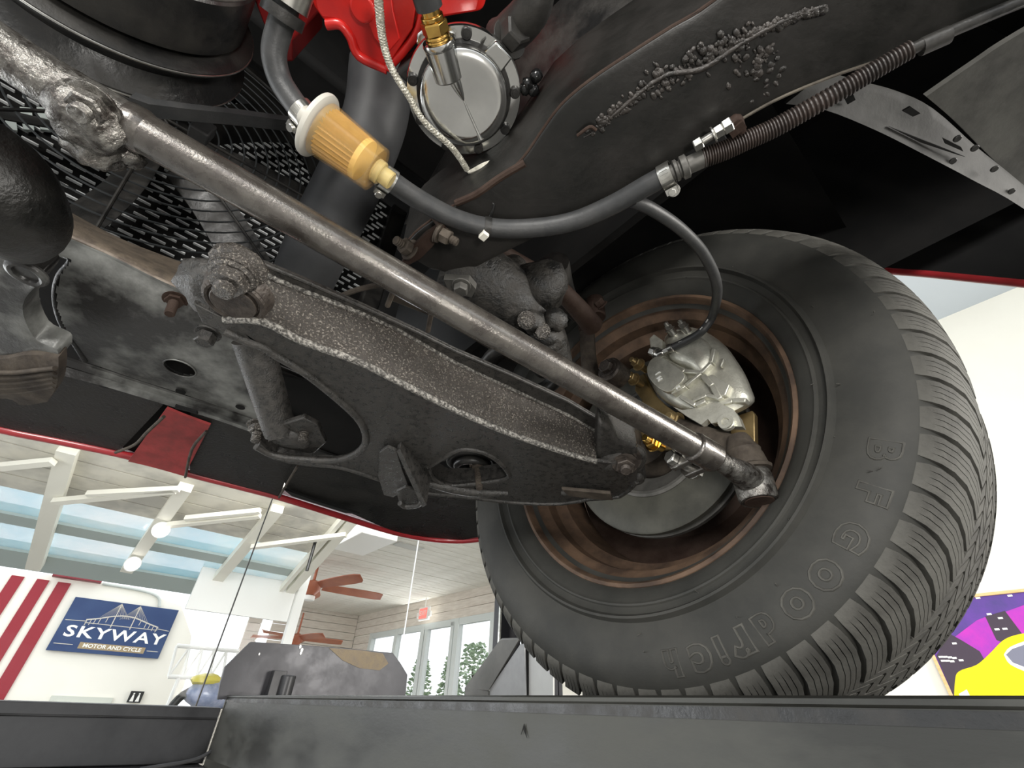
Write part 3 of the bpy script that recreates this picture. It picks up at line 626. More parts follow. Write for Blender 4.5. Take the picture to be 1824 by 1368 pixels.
# ================================================================ steering knuckle, bracket, caliper
kn = thing('steering_knuckle', 'dusty brown steering knuckle between control arm tip and brake disc', 'knuckle', wp(1120, 870, .01))
b = B()
b.tube([wp(1108, 800, .030), wp(1110, 760, .012), wp(1100, 730, .01), wp(1078, 700, .02), wp(1052, 660, .035), wp(1046, 590, .045), wp(1050, 555, .05)], [.024, .022, .018, .015, .0125, .0120, .014], 16, 5)
obj('upright', b, RUSTD, kn)
b = B(); c = wp(1195, 800, -.03); b.lathe([(.018, 0), (.017, .03), (.010, .046), (-.03, .052), (-.03, 0)], WC - WN * .045, WN, 36); obj('spindle_hub', b, RUSTD, kn)
b = B(); b.tube([wp(1205, 765, -.016), wp(1245, 780, -.008), wp(1290, 795, .0), wp(1318, 800, .008)], [.016, .017, .016, .015], 14, 5); obj('steering_arm', b, RUSTD, kn)
b = B(); q = wp(1062, 556, .055)
b.cyl(q - UP * .012, UP, .014, .04, 20); b.bolt(wp(1072, 545, .06), WN + UP * .4, .007, .010)
b.blob(wp(1046, 580, .05), LAT * .015, FWD * .015, UP * .012, amp=.2)
obj('upper_ball_joint', b, RUST, kn)
b = B(); b.cyl(wp(1083, 656, .06), WN * -1, .018, .03, 20); b.bolt(wp(1083, 656, .06), WN, .009, .008); obj('bushing_bolt', b, DIRT, kn)

br = thing('caliper_bracket', 'gold zinc plated mounting bracket behind the silver brake caliper', 'bracket', wp(1200, 790, -.02))
b = B()
L = [(1132, 672), (1148, 664), (1160, 690), (1168, 705), (1186, 722), (1205, 735), (1222, 752), (1262, 764), (1290, 770), (1300, 800), (1262, 812), (1215, 800), (1185, 800), (1150, 800), (1140, 770), (1143, 735), (1142, 712), (1130, 695)]
b.prism([wp(x, y, -.012) for x, y in L], -WN * .008); obj('plate', b, GOLD, br, bevel=.0018)
b = B(); b.prism([wp(x, y, -.03) for x, y in [(1313, 740), (1340, 731), (1344, 738), (1345, 800), (1318, 806), (1300, 770)]], -WN * .01); obj('backing_tab', b, GOLD, br, bevel=.001)
for (x, y, r, s) in ((1121, 670, .0068, .022), (1130, 644, .0068, .02), (1155, 783, .0085, .02), (1196, 744, .0085, .0)):
    b = B(); p = wp(x, y, s); d = (WN * .8 - LAT * .3 + FWD * .05).normalized() if s > .01 else WN
    b.bolt(p - d * .012, d, r, .010, stud=.008); b.cyl(p - d * .03, d, r * .75, .024, 16)
    obj('bolt', b, GOLD if y != 783 else BRASS, br, bevel=.0004)

cal = thing('brake_caliper', 'silver cast brake caliper with raised letters at the rim', 'brake caliper', wp(1290, 770, -.02))
def wpoly(L, s): return [wp(x, y, s) for x, y in L]
out = [(1185, 600), (1198, 590), (1225, 583), (1250, 588), (1275, 602), (1296, 620), (1314, 645), (1328, 668), (1338, 692), (1344, 716), (1320, 733), (1300, 740), (1268, 750), (1240, 742), (1206, 728), (1180, 712), (1163, 690), (1157, 664), (1164, 645), (1176, 630), (1182, 615)]
out = out[::-1]
def shrink(L, k, cx=1245, cy=664): return [(cx + (x - cx) * k, cy + (y - cy) * k) for x, y in L]
b = B()
rows = []
for k, s in ((.97, -.055), (1.0, -.04), (1.0, -.016), (.98, -.006), (.93, .001), (.82, .0055), (.60, .0075), (.30, .008), (.02, .008)):
    q = shrink(out, k); rows.append([wp(x, y, s) for x, y in q])
rows = [spline(r + [r[0]], 3)[:-1] for r in rows]
b.loft(rows, closed=True); obj('housing', b, CAST, cal, ang=50)
# piston bore boss (flat dark face with the cast letters)
b = B(); boss = [(1158, 660), (1165, 646), (1178, 640), (1192, 646), (1206, 656), (1222, 668), (1224, 680), (1212, 692), (1200, 702), (1186, 700), (1170, 688), (1160, 674)]
b.prism(spline(wpoly(boss + boss[:1], .012), 3)[:-1], WN * .0085); obj('piston_boss', b, CAST, cal, bevel=.002, seg=3)
b = B()
dome = [(1192, 632), (1214, 608), (1240, 600), (1262, 612), (1272, 636), (1266, 654), (1254, 668), (1225, 656), (1200, 646)]
r0 = wpoly(dome, .008); c0 = sum(r0, V()) / len(r0)
rr = [[c0 + (p - c0) * k + WN * h for p in r0] for k, h in ((1.04, -.006), (1.0, .003), (.9, .0075), (.62, .0115), (.3, .0128), (.02, .013))]
rr = [spline(r + [r[0]], 3)[:-1] for r in rr]
b.loft(rr, closed=True); obj('piston_dome', b, CAST, cal, ang=55)
b = B()
def rib(L, w, h, s=.0095):
    for (a, c) in zip(L[:-1], L[1:]): b.bar(wp(*a, s), wp(*c, s), w, h, WN)
rib([(1180, 640), (1222, 664), (1254, 666)], .006, .012)
rib([(1200, 704), (1225, 690), (1252, 668), (1270, 650), (1275, 625)], .005, .014)
rib([(1215, 708), (1242, 724), (1260, 716)], .006, .012)
rib([(1255, 672), (1272, 690), (1286, 714)], .007, .013)
rib([(1238, 716), (1262, 706), (1284, 712)], .005, .012)
b.prism(wpoly([(1256, 680), (1274, 672), (1306, 690), (1298, 710), (1280, 712), (1270, 694)], .006), WN * .009)
rib([(1285, 655), (1290, 640)], .003, .006, .012)
rib([(1284, 722), (1308, 716), (1332, 716)], .006, .012, .004)
obj('rib', b, CAST, cal, bevel=.0013)
b = B()
lo = [(1206, 730), (1222, 736), (1240, 734), (1262, 726), (1286, 722), (1312, 735), (1322, 748), (1329, 766), (1308, 765), (1286, 757), (1274, 760), (1268, 752), (1256, 762), (1232, 748)]
b.prism(wpoly(lo, .0), WN * .010); obj('mounting_ear', b, CAST, cal, bevel=.0015)
b = B(); p = wp(1298, 756, .008); b.cyl(p, WN, .0088, .007, 24); b.lathe([(0, .0035), (.002, .0045), (.0021, .0085)], p + WN * .0075, WN, 20); b.cyl(p + WN * .005, WN, .004, .003, 6); obj('slide_pin', b, CAST, cal)
b = B(); b.prism(wpoly([(1164, 610), (1172, 602), (1186, 612), (1190, 640), (1180, 648), (1168, 640)], .004), WN * .012); obj('hose_port', b, CAST, cal, bevel=.0015)
b = B(); p = wp(1180, 634, .014); d = (wp(1148, 620, .02) - p).normalized(); b.cyl(p, d, .0085, .010, 20); b.bolt(p + d * .010, d, .0062, .009, stud=0); obj('banjo_bolt', b, STEEL, cal, bevel=.0004)
for (x, y) in ((1194, 584), (1219, 580)):
    b = B(); p = wp(x + 10, y + 18, -.005); d = (wp(x - 4, y - 2, .012) - p).normalized(); b.cyl(p, d, .0062, .015, 16); b.bolt(p + d * .015, d, .005, .006); b.lathe([(0, .0035), (.006, .0035), (.006, .0018), (.001, .0015)], p + d * .021, d, 14)
    obj('bleeder_screw', b, STEEL, cal)
b = B()
for ch, x, y, sz in (('M', 1175, 674, .009), ('J', 1171, 665, .008), ('2', 1208, 690, .008)):
    vs, fs = text_mesh(ch, sz, bevel=.0003, extrude=.0006, fill='BOTH', res=2)
    c = wp(x, y, .021); rt = (wp(1165, 656, .021) - wp(1182, 685, .021)).normalized(); up = WN.cross(rt)
    b.add([c + rt * v.x + up * v.y + WN * v.z for v in vs], fs)
obj('cast_letter', b, WHITE, cal)
# ---------------------------------------------------------------- brake hose
b = B()
bh = [at(1128, 358, .325), at(1165, 375, .33), at(1215, 410, .34), at(1255, 455, .35), at(1277, 510, .36)]
bh += [wp(1270, 560, .045), wp(1250, 590, .035), wp(1225, 606, .028), wp(1196, 620, .024)]
b.tube(bh, .0052, 14, 6); hz = obj('brake_hose', b, HOSE); tag(hz, 'thin black brake hose with printed white marks curving down to the caliper', 'hose')
ORG['brake_hose'] = ORG[hz.name]
b = B()
sp = spline(bh, 10)
for k in range(8, len(sp) - 3, 5):
    a, c = sp[k], sp[min(k + 2, len(sp) - 1)]; v = (CAM - a).normalized(); d = (c - a).normalized(); sd = d.cross(v).normalized()
    n1 = (v * .8 + sd * .55).normalized()
    b.bar(a + n1 * .0052, c + n1 * .0052, .0013, .0006, n1)
obj('printed_mark', b, mat('hose_print', (.55, .55, .52), .6), hz)['kind'] = 'stuff'
b = B(); p = wp(1196, 620, .024); d = (wp(1172, 632, .022) - p).normalized(); b.cyl(p - d * .003, d, .0066, .007, 18); b.cyl(p + d * .004, d, .0048, .008, 6); b.ring(p + d * .013, d, .0035, .0014, 18, 6); b.cyl(p + d * .012, d, .0045, .009, 16); obj('hose_fitting', b, STEEL, hz)
# ================================================================ tie rod
A0 = at(240, 228, .272); A1 = at(1238, 797, .202)
ax = (A1 - A0).normalized()
tr = thing('tie_rod', 'long oily black steering tie rod crossing from upper left to the rim', 'tie rod', at(1340, 905, .19))
b = B(); b.tube([A0, A0.lerp(A1, .33), A0.lerp(A1, .66), A1], [.0122, .0118, .0115, .0118], 28, 6); obj('tube', b, RODM, tr)
cl = A0.lerp(A1, 1.018)
b = B(); b.tube([cl - ax * .013, cl - ax * .012, cl + ax * .016, cl + ax * .017], [.0118, .0142, .0142, .0118], 28)
j = at(1243, 832, .196); dn = (j - cl); dn = (dn - ax * dn.dot(ax)).normalized(); sd = ax.cross(dn)
for q in (-.009, .0095):
    c = cl + ax * (q + .003); pr = []
    b.prism([c + dn * .008 - sd * .011 - ax * .004, c + dn * .030 - sd * .008 - ax * .004, c + dn * .034 - ax * .004, c + dn * .030 + sd * .008 - ax * .004, c + dn * .008 + sd * .011 - ax * .004], ax * .0065)
obj('clamp', b, RODM, tr, bevel=.0012)
b = B(); c = cl + dn * .0235
b.bolt(c + ax * .015, ax, .0066, .007); b.cyl(c - ax * .018, ax, .005, .034, 14); b.bolt(c - ax * .008, -ax, .0062, .008)
obj('clamp_bolt', b, STEEL, tr, bevel=.0004)
sk = at(1343, 862, .195)
b = B(); b.tube([A1 - ax * .01, A1 + ax * .01, at(1275, 818, .200), at(1300, 832, .198), at(1325, 846, .197), sk], [.0100, .0102, .0098, .0108, .0135, .016], 20, 5); obj('rod_end', b, RODG, tr)
b = B(); b.lathe([(-.017, 0), (-.017, .0135), (-.0185, .0142), (-.0185, .0172), (-.016, .0185), (.006, .0192), (.013, .0175), (.016, .012), (.017, 0)], sk, UP, 36); obj('ball_socket', b, RODG, tr)
b = B(); b.cyl(sk - UP * .0182, UP * -1, .0138, .0012, 30); obj('end_cap', b, RUST, tr)
b = B(); b.lathe([(.012, .013), (.013, .0215), (.016, .0225), (.018, .020), (.022, .0195), (.030, .0185), (.033, .0175), (.036, .018), (.041, .0150), (.045, .0135), (.050, .012), (.054, .010), (.055, 0)], sk, (UP * .97 - LAT * .10 - FWD * .0), 32); obj('dust_boot', b, RUSTD, tr)
# ================================================================ centre link with idler joint
cl0 = thing('centre_link', 'greasy silver steering link running off the upper left corner', 'steering link', at(165, 290, .26))
b = B(); b.tube([at(-160, -40, .275), at(-60, 45, .275), at(30, 108, .274), at(110, 158, .273), at(190, 200, .272), at(242, 229, .272)], [.0125, .0125, .0130, .0135, .0125, .0118], 22, 5); obj('link_bar', b, RODG, cl0)
b = B(); b.blob(at(158, 215, .262), LAT * .019, FWD * .019, UP * .014, 28, 18, .22, 2.2, 3); b.blob(at(178, 250, .268), LAT * .016, FWD * .016, UP * .018, 28, 18, .25, 2.6, 9); b.blob(at(205, 258, .27), LAT * .017, FWD * .010, UP * .010, 20, 14, .2, 3, 5); obj('joint_housing', b, RODG, cl0, ang=70)
b = B(); c = at(152, 198, .254); b.bolt(c + UP * .008, -UP - FWD * .1, .0085, .008, stud=.006); obj('castle_nut', b, RODG, cl0, bevel=.0006)
b = B(); b.lathe([(0, .0118), (.002, .0132), (.010, .0132), (.013, .0122)], A0 - ax * .006, ax, 28); obj('sleeve_collar', b, RODM, cl0)
# ================================================================ lower control arm
ca = thing('lower_control_arm', 'large greasy black control arm with an oval opening and box section', 'control arm', at(900, 890, .195))
ZA = .200
rb = [(400, 569), (468, 573), (536, 607), (638, 644), (706, 678), (808, 729), (910, 773), (1012, 808), (1062, 822)]
low = [(1100, 826), (1136, 830), (1134, 858), (1104, 884), (1050, 889), (1000, 897), (930, 896), (860, 889), (800, 882), (760, 878), (700, 862), (650, 845), (600, 831), (545, 826), (490, 815), (458, 796)]
hole = [(485, 810), (529, 817), (590, 820), (625, 812), (646, 797), (652, 778), (643, 752), (617, 724), (570, 684), (530, 655), (492, 633), (470, 618)]
left = [(436, 608), (400, 592), (360, 575), (343, 540), (352, 500), (372, 478)]
bottom = P(rb, ZA) + P(low, ZA) + P([(462, 790)], ZA) + P(hole, ZA) + P(left, ZA)[:4] 
slot = P([(764, 832), (776, 822), (792, 822), (806, 806), (830, 800), (862, 806), (888, 822), (905, 842), (902, 852), (870, 858), (830, 863), (795, 864), (770, 850)], ZA)
b = B(); b.prism(bottom, UP * .004, [slot]); obj('bottom_plate', b, ARMM, ca, bevel=.0012)
ra = [(440, 478), (468, 488), (536, 516), (638, 556), (706, 586), (808, 644), (910, 692), (1012, 739), (1062, 768)]
rc = [(400, 466), (468, 470), (536, 498), (638, 543), (740, 590), (808, 624), (910, 668), (1012, 715), (1062, 745)]
def vface(L, base):            # points straight above the base points, at the height the sight line gives
    out = []
    for (x, y), q in zip(L, base):
        d = ray(x, y); hq = V((q.x, q.y, 0)); hd = V((d.x, d.y, 0)); t = hq.dot(hd) / hd.dot(hd)
        out.append(CAM + d * t)
    return out
B0 = P(rb, ZA); A_ = vface(ra, B0)
zz = [p.z - ZC for p in A_]; zt = [min(max(z, ZA + .022), ZA + .05) for z in zz]
A_ = [at(x, y, z) for (x, y), z in zip(ra, zt)]
C_ = [at(x, y, z + .001) for (x, y), z in zip(rc, zt)]
b = B(); b.loft([B0, [p.lerp(q, .12) - UP * .001 for p, q in zip(B0, A_)], [p.lerp(q, .88) for p, q in zip(B0, A_)], A_], UP * .003 + FWD * .003, 0); obj('side_wall', b, ARMS, ca, ang=60)
b = B(); b.loft([A_, C_], UP * .004); b.tube(C_, .0016, 8); obj('top_flange', b, ARMM, ca)
b = B(); b.tube(B0, .0028, 10, 3); obj('folded_edge', b, EDGE, ca)
b = B(); b.tube(A_, .0024, 10, 3); obj('folded_edge', b, EDGE, ca)
top = [p + UP * .036 for p in bottom]
b = B(); b.prism([p + UP * .030 + FWD * .035 for p in P(rb[2:], ZA) + P(low[:-5], ZA) + P([(690, 800), (690, 760), (640, 710)], ZA)], UP * .003); obj('top_plate', b, DEEP, ca)
b = B(); b.tube(P([(456, 795)] + hole[::1] + [(436, 606), (400, 590)], ZA), .0034, 10, 3); obj('opening_lip', b, ARMM, ca)
b = B(); fl = P(low[2:], ZA); b.loft([fl, [p + UP * .012 - FWD * .0 for p in fl]], FWD * .002); b.tube(fl, .0026, 8, 2); obj('front_flange', b, ARMM, ca)
b = B(); ins = P([(764, 832), (806, 806), (830, 800), (862, 806), (888, 822), (905, 842), (902, 852), (870, 858), (830, 863), (795, 864), (770, 850), (764, 832)], ZA); b.loft([ins, [p + UP * .02 for p in ins]]); b.tube(ins, .0024, 8, 2); obj('slot_lip', b, ARMM, ca)
# raised welt in front of the slot
b = B(); b.tube(P([(752, 858), (800, 868), (850, 876), (905, 878)], ZA - .001), [.003, .0062, .006, .003], 12, 4); obj('pressed_bead', b, ARMM, ca)
b = B(); b.tube(P([(1000, 878), (1040, 876), (1078, 880)], ZA - .002), [.003, .006, .004], 12, 4); obj('pressed_bead', b, ARMM, ca)
# inner bushing with bolt
bc = at(405, 530, .212); bx = (at(400, 470, .25) - at(415, 580, .19)).normalized()
b = B(); b.blob(at(405, 525, .222), LAT * .030, FWD * .024, UP * .016, 30, 18, .16, 2.2, 4); obj('bushing_shell', b, ARMM, ca, ang=70)
b = B(); c = at(425, 524, .208); d = (-UP * .8 - LAT * .1 + FWD * .35).normalized(); d = (-UP).normalized()
b.cyl(c + UP * .004, d, .0205, .010, 32, .0185); b.ring(c - UP * .0062, d, .0165, .0022, 30, 8); b.cyl(c - UP * .005, d, .0135, .004, 28); obj('bushing_washer', b, DIRT, ca)
b = B(); c = at(414, 492, .200); b.cyl(c + UP * .012, d, .0125, .014, 24); b.bolt(c + UP * .002, d, .0095, .009, stud=.006); b.blob(c + UP * .01, LAT * .016, FWD * .014, UP * .008, amp=.25); obj('pivot_nut', b, ARMS, ca, bevel=.0005)
# ball joint at the outer tip
b = B(); c = at(1104, 800, .218); b.blob(at(1100, 815, .214), LAT * .030, FWD * .028, UP * .016, 26, 16, .10, 2, 6); b.cyl(at(1110, 850, .206), UP, .024, .024, 30); obj('ball_joint_housing', b, ARMM, ca, ang=60)
b = B(); b.prism(P([(1066, 752), (1086, 762), (1102, 786), (1136, 800), (1140, 846), (1128, 868), (1098, 882), (1078, 850), (1062, 822)], .2055), UP * .030); obj('joint_block', b, ARMM, ca, bevel=.004, seg=3)
b = B(); c = at(1113, 822, .203); d = (-UP * .75 + (CAM - c).normalized() * .5).normalized(); b.lathe([(0, .0165), (.003, .0165), (.003, .013), (.0055, .013), (.0055, .0115)], c + UP * .004, d, 30); b.bolt(c - d * -.003, d, .0088, .006, stud=.005); obj('ball_joint_nut', b, DIRT, ca, bevel=.0005)
for x, y, s in ((1130, 850, 1), (1092, 875, .5)):
    b = B(); b.blob(at(x, y, .207), LAT * .012, FWD * .012, UP * .008, 16, 10, .2, 2, s); obj('rivet_head', b, ARMM, ca, ang=70)
b = B(); b.prism(P([(1000, 872), (1088, 880), (1092, 892), (1060, 890), (1012, 884)], .192), UP * .004); obj('joint_flange', b, RUSTD, ca, bevel=.001)
# bump stop bracket under the arm
b = B(); b.prism(P([(676, 806), (690, 797), (706, 803), (716, 836), (728, 868), (700, 886), (684, 882), (674, 850)], .192), UP * .003)
b.prism([at(706, 804, .192), at(712, 800, .192), at(760, 900, .168), at(752, 904, .168)], UP * .030)
b.prism(P([(706, 876), (722, 868), (740, 874), (752, 898), (730, 902), (712, 898)], .186), UP * .003)
b.tube(P([(712, 896), (722, 902), (744, 900), (752, 892)], .183), .0030, 10, 4); obj('bump_stop_bracket', b, ARMM, ca, bevel=.0009)
# ================================================================ shock absorber seen through the slot
sh = thing('shock_absorber', 'shock absorber end with rusty stud inside the small oval slot', 'shock absorber', at(852, 860, .198))
b = B(); c = at(840, 822, .232); b.cyl(c, UP, .028, .10, 36); b.ring(c, UP, .026, .004, 36, 10); b.ring(c + UP * -.006, UP, .016, .005, 30, 10); obj('body', b, BLACKP, sh)
b = B(); q = at(850, 828, .224); d = (at(853, 860, .200) - q); b.bolt(q, d, .0062, .005, stud=d.length + .002); obj('stud', b, RUSTD, sh)
b = B(); b.loft([P([(770, 842), (800, 850), (850, 852), (900, 846)], .212), P([(775, 852), (800, 860), (850, 862), (898, 852)], .208)], UP * .004); obj('mount_bar', b, ARMM, sh)
# ================================================================ sway bar end link
sl = thing('sway_bar_link', 'grey upright strut with two bolted flange inside the big oval opening', 'strut', at(510, 800, .205))
b = B(); b.tube([at(449, 604, .262), at(500, 770, .214)], [.0165, .0150], 24, 5); b.bar(at(436, 610, .258), at(490, 782, .208), .004, .012, LAT); obj('shaft', b, ARMM, sl)
b = B(); b.prism(P([(458, 792), (466, 770), (490, 760), (540, 745), (566, 758), (580, 790), (560, 808), (520, 812), (480, 808)], .212), UP * .006); b.blob(at(512, 775, .214), LAT * .024, FWD * .016, UP * .010, 20, 12, .2, 2, 3); obj('flange', b, ARMM, sl, bevel=.0015, ang=60)
for x, y in ((462, 756), (546, 756)):
    b = B(); c = at(x, y, .222); d = (at(x - 5, y + 22, .208) - c).normalized(); b.bolt(c, d, .0078, .008, stud=.010); obj('bolt', b, ARMS, sl, bevel=.0005)

# ================================================================ frame rail and cross members
fr = thing('frame_rail', 'heavy black frame rail running from upper right down to the crossmember', 'frame rail', at(900, 440, .345))
low_e = [(2050, -95), (1824, 8), (1620, 88), (1500, 128), (1400, 168), (1330, 205), (1240, 262), (1170, 305), (1100, 352), (1020, 390), (940, 428), (880, 458), (820, 485), (770, 478)]
upp_e = [(1520, -200), (1275, 0), (1195, 50), (1120, 98), (1050, 145), (1000, 188), (965, 235), (930, 285), (885, 325), (840, 350), (800, 372), (770, 392), (740, 415), (715, 445)]
def zr(i, n): return .345 - .012 * (i / (n - 1))
LE = [at(x, y, zr(i, 14)) for i, (x, y) in enumerate(low_e)]; UE = [at(x, y, zr(i, 14)) for i, (x, y) in enumerate(upp_e)]
b = B(); b.loft([UE, [p.lerp(q, .06) - UP * .0015 for p, q in zip(UE, LE)], [p.lerp(q, .47) - UP * .002 for p, q in zip(UE, LE)], [p.lerp(q, .94) - UP * .0015 for p, q in zip(UE, LE)], LE], UP * .004, 4); obj('bottom_face', b, RAILM, fr, ang=60)
b = B(); b.tube(LE[:7], .0016, 8, 3); obj('lower_edge', b, mat('bare_edge', (.16, .14, .11), .5, .2, (.06, .05, .04), 40), fr)
b = B(); b.loft([UE, [p + UP * .075 - LAT * .004 for p in UE]], LAT * .004); obj('inner_face', b, RAILM, fr)
b = B(); b.loft([LE, [p + UP * .09 + LAT * .004 for p in LE]], -LAT * .004); obj('outer_face', b, UNDER, fr)
b = B(); b.tube([p + UP * .001 for p in UE], .0013, 8, 3); obj('rusty_edge', b, RUST, fr)
b = B()
for k in range(420):                                    # lumpy weld seam along the rail
    t = random.random() ** .8; sd2 = 6 + 16 * math.sin(PI * min(1, t * 1.2)) ** 2
    px = 1045 + 420 * t + random.gauss(0, sd2 * .7); py = 237 - 222 * t - 26 * math.sin(t * PI) + random.gauss(0, sd2 * .55)
    if k % 6 == 0: px = 1345 + random.gauss(0, 22); py = 108 + random.gauss(0, 24)
    c = at(px, py, .3410 - .0035 * (1470 - px) / 425); r = random.uniform(.0005, .0016); b.blob(c, LAT * r * random.uniform(1, 2.6), FWD * r * random.uniform(.8, 2.0), UP * r * .8, 7, 5, .3, 2, k)
b.tube([at(x, y, .3412 - .0035 * (1470 - x) / 425) for x, y in ((1040, 245), (1060, 232), (1110, 190), (1180, 136), (1250, 122), (1316, 80), (1393, 38), (1470, 10))], [.0006, .0010, .0016, .0018, .0022, .0018, .0016, .001], 8, 5)
obj('weld_bead', b, LUMP, fr, ang=80)['kind'] = 'stuff'
b = B(); b.loft([[at(1000, 0, .50), at(880, 120, .50), at(800, 260, .50), at(720, 400, .48)], [at(1290, -10, .42), at(1000, 188, .42), at(900, 310, .42), at(790, 385, .40)]], UP * .005, 4); obj('engine_mount_plate', b, BLACKP, fr)
for pts, r in (([(812, 362, .335), (850, 345, .335), (888, 318, .337), (935, 290, .338)], .003), ([(1028, 242, .335), (1050, 226, .335), (1062, 232, .335)], .0012)):
    b = B(); b.tube(P3(pts), r, 8, 4); obj('seam', b, RUST, fr)
# short strut and bolts below the rail, rusty bracket
rbk = thing('rusty_bracket', 'small rusty bracket with two bolts above the tie rod middle', 'bracket', at(770, 440, .33))
b = B(); b.prism(P([(784, 400), (793, 408), (770, 440), (748, 462), (728, 472), (715, 468), (735, 440), (757, 418)], .318), UP * .005); b.tube([at(762, 380, .335), at(778, 392, .325), at(786, 405, .318), at(778, 420, .318)], [.0012, .003, .004, .003], 10, 5); obj('arm', b, RUST, rbk, bevel=.001)
for (x, y, dx, dy) in ((740, 452, -40, -28), (768, 405, 38, 22)):
    b = B(); c = at(x, y, .322); d = (at(x + dx, y + dy, .315) - c).normalized(); c = c + d * .006; b.bolt(c, d, .0066, .008, stud=.008); obj('bolt', b, RUSTD, rbk, bevel=.0005)
b = B(); c = at(782, 414, .316); b.bolt(c, (at(800, 424, .312) - c), .0058, .009, stud=.007); obj('bolt', b, RUSTD, rbk)
# upper control arm, coil pocket and rubber bump stop seen behind the tie rod
uc = thing('upper_control_arm', 'rusty red strap of the upper arm ending at the rim top', 'control arm', at(980, 520, .42))
b = B(); b.tube([at(880, 440, .40), at(930, 470, .41), at(985, 505, .42), at(1030, 550, .425), at(1055, 580, .43)], [.008, .009, .011, .013, .015], 14, 5); obj('strap', b, RUST, uc)
b = B(); b.tube([at(985, 470, .44), at(1000, 520, .445), at(1030, 560, .45)], [.02, .018, .012], 12, 5); obj('ear', b, BLACKP, uc)
bs = thing('spring_pocket', 'lumpy black casting and bolts between tie rod and rail', 'suspension bracket', at(900, 600, .30))
b = B(); b.tube([at(800, 470, .36), at(860, 500, .35), at(920, 550, .345), at(960, 600, .34), at(985, 650, .33)], [.03, .034, .034, .030, .024], 18, 5); obj('casting', b, CRUD, bs)
b = B(); b.blob(at(950, 520, .36), LAT * .03, FWD * .04, UP * .03, 20, 12, .15, 2, 5); b.blob(at(900, 500, .38), LAT * .02, FWD * .03, UP * .03, 20, 12, .15, 2, 8); obj('rubber_boot', b, CRUD, bs, ang=70)
b = B(); b.blob(at(975, 600, .315), LAT * .020, FWD * .016, UP * .016, 22, 14, .25, 3, 2); b.blob(at(950, 575, .31), LAT * .014, FWD * .012, UP * .012, 18, 12, .25, 3, 12); b.blob(at(990, 570, .32), LAT * .012, FWD * .012, UP * .012, 18, 12, .2, 3, 22); obj('knuckle_boss', b, CRUD, bs, ang=70)
b = B(); c = at(938, 570, .302); b.bolt(c, (CAM - c).normalized() - UP * .3, .0062, .007, stud=.003); c = at(965, 590, .30); b.bolt(c, (CAM - c).normalized() - UP * .3, .006, .006); obj('bolt', b, ARMS, bs)
b = B(); b.prism(P([(790, 498), (835, 500), (848, 515), (840, 530), (800, 520)], .31), UP * .008); b.bolt(at(822, 508, .308), -UP, .006, .008); obj('clip', b, GREY, bs, bevel=.001)
b = B(); b.prism(P([(700, 520), (760, 520), (800, 560), (870, 600), (1000, 640), (1010, 690), (900, 640), (780, 570), (690, 535)], .275), UP * .006); obj('lower_seat', b, RUSTD, bs, bevel=.002)
b = B()
for k in range(5): b.ring(at(930, 662, .262 + .014 * k), UP + LAT * .05, .036, .0055, 40, 10)
obj('coil_spring', b, BLACKP, bs)
b = B()
for L in ([(600, 530), (640, 515), (690, 505)], [(690, 545), (700, 520), (712, 500)], [(762, 590), (768, 560), (775, 540)]): b.tube(P(L, .262), .0022, 8, 3)
obj('rod', b, RUSTD, bs)
# ================================================================ front crossmember sheet and shroud lip
cm = thing('front_crossmember', 'wide worn grey sheet metal crossmember with an oval hole', 'crossmember', at(270, 740, .30))
hx, hy = 320, 656
rows = [([(60, 400), (130, 432), (200, 462), (270, 497), (340, 530), (400, 560), (450, 590)], .325), ([(60, 440), (125, 480), (195, 510), (265, 540), (335, 570), (400, 600), (455, 630)], .312),
        ([(60, 520), (110, 560), (180, 590), (250, 612), (320, 638), (390, 662), (460, 690)], .302), ([(60, 600), (100, 628), (175, 652), (245, 676), (315, 698), (385, 722), (460, 748)], .300)]
R4 = [[at(x, y, z) for x, y in L] for L, z in rows]
fine = [spline(r, 18) for r in R4]; cols = [spline([r[i] for r in fine], 20) for i in range(len(fine[0]))]
pr_ = lambda p: (lambda c: (912 + FPX * c[0] / c[2], 684 - FPX * c[1] / c[2]))(((p - CAM).dot(right), (p - CAM).dot(upv), (p - CAM).dot(ahead)))
b = B(); nr = len(cols[0]); nc = len(cols); vs = [c[j] for c in cols for j in range(nr)]; fs = []
def inhole(p):
    x, y = pr_(p); u = (x - hx) * .94 + (y - hy) * .34; v = -(x - hx) * .34 + (y - hy) * .94
    if (u / 31) ** 2 + (v / 12.5) ** 2 < 1: return True
    ok = False; Q = GAP; j = len(Q) - 1                  # curved gap beside the frame horn
    for i in range(len(Q)):
        if (Q[i][1] > y) != (Q[j][1] > y) and x < (Q[j][0] - Q[i][0]) * (y - Q[i][1]) / (Q[j][1] - Q[i][1]) + Q[i][0]: ok = not ok
        j = i
    return ok
GAP = [(128, 462), (108, 490), (100, 520), (103, 552), (114, 582), (134, 612), (150, 640), (110, 640), (84, 606), (68, 560), (66, 510), (80, 470), (100, 456)]
for i in range(nc - 1):
    for j in range(nr - 1):
        c = (vs[i * nr + j] + vs[(i + 1) * nr + j + 1]) / 2
        if not inhole(c): fs.append((i * nr + j, (i + 1) * nr + j, (i + 1) * nr + j + 1, i * nr + j + 1))
b.add(vs, fs); b.add([v + UP * .003 for v in vs], fs); obj('sheet', b, SHEET, cm, ang=60)
b = B(); b.loft([P([(30, 430), (110, 455), (170, 480)], .345), P([(30, 650), (110, 660), (180, 670)], .332)], UP * .003, 3); obj('gap_shade', b, DEEP, cm)  # black sheet stands in for the shade inside the curved gap
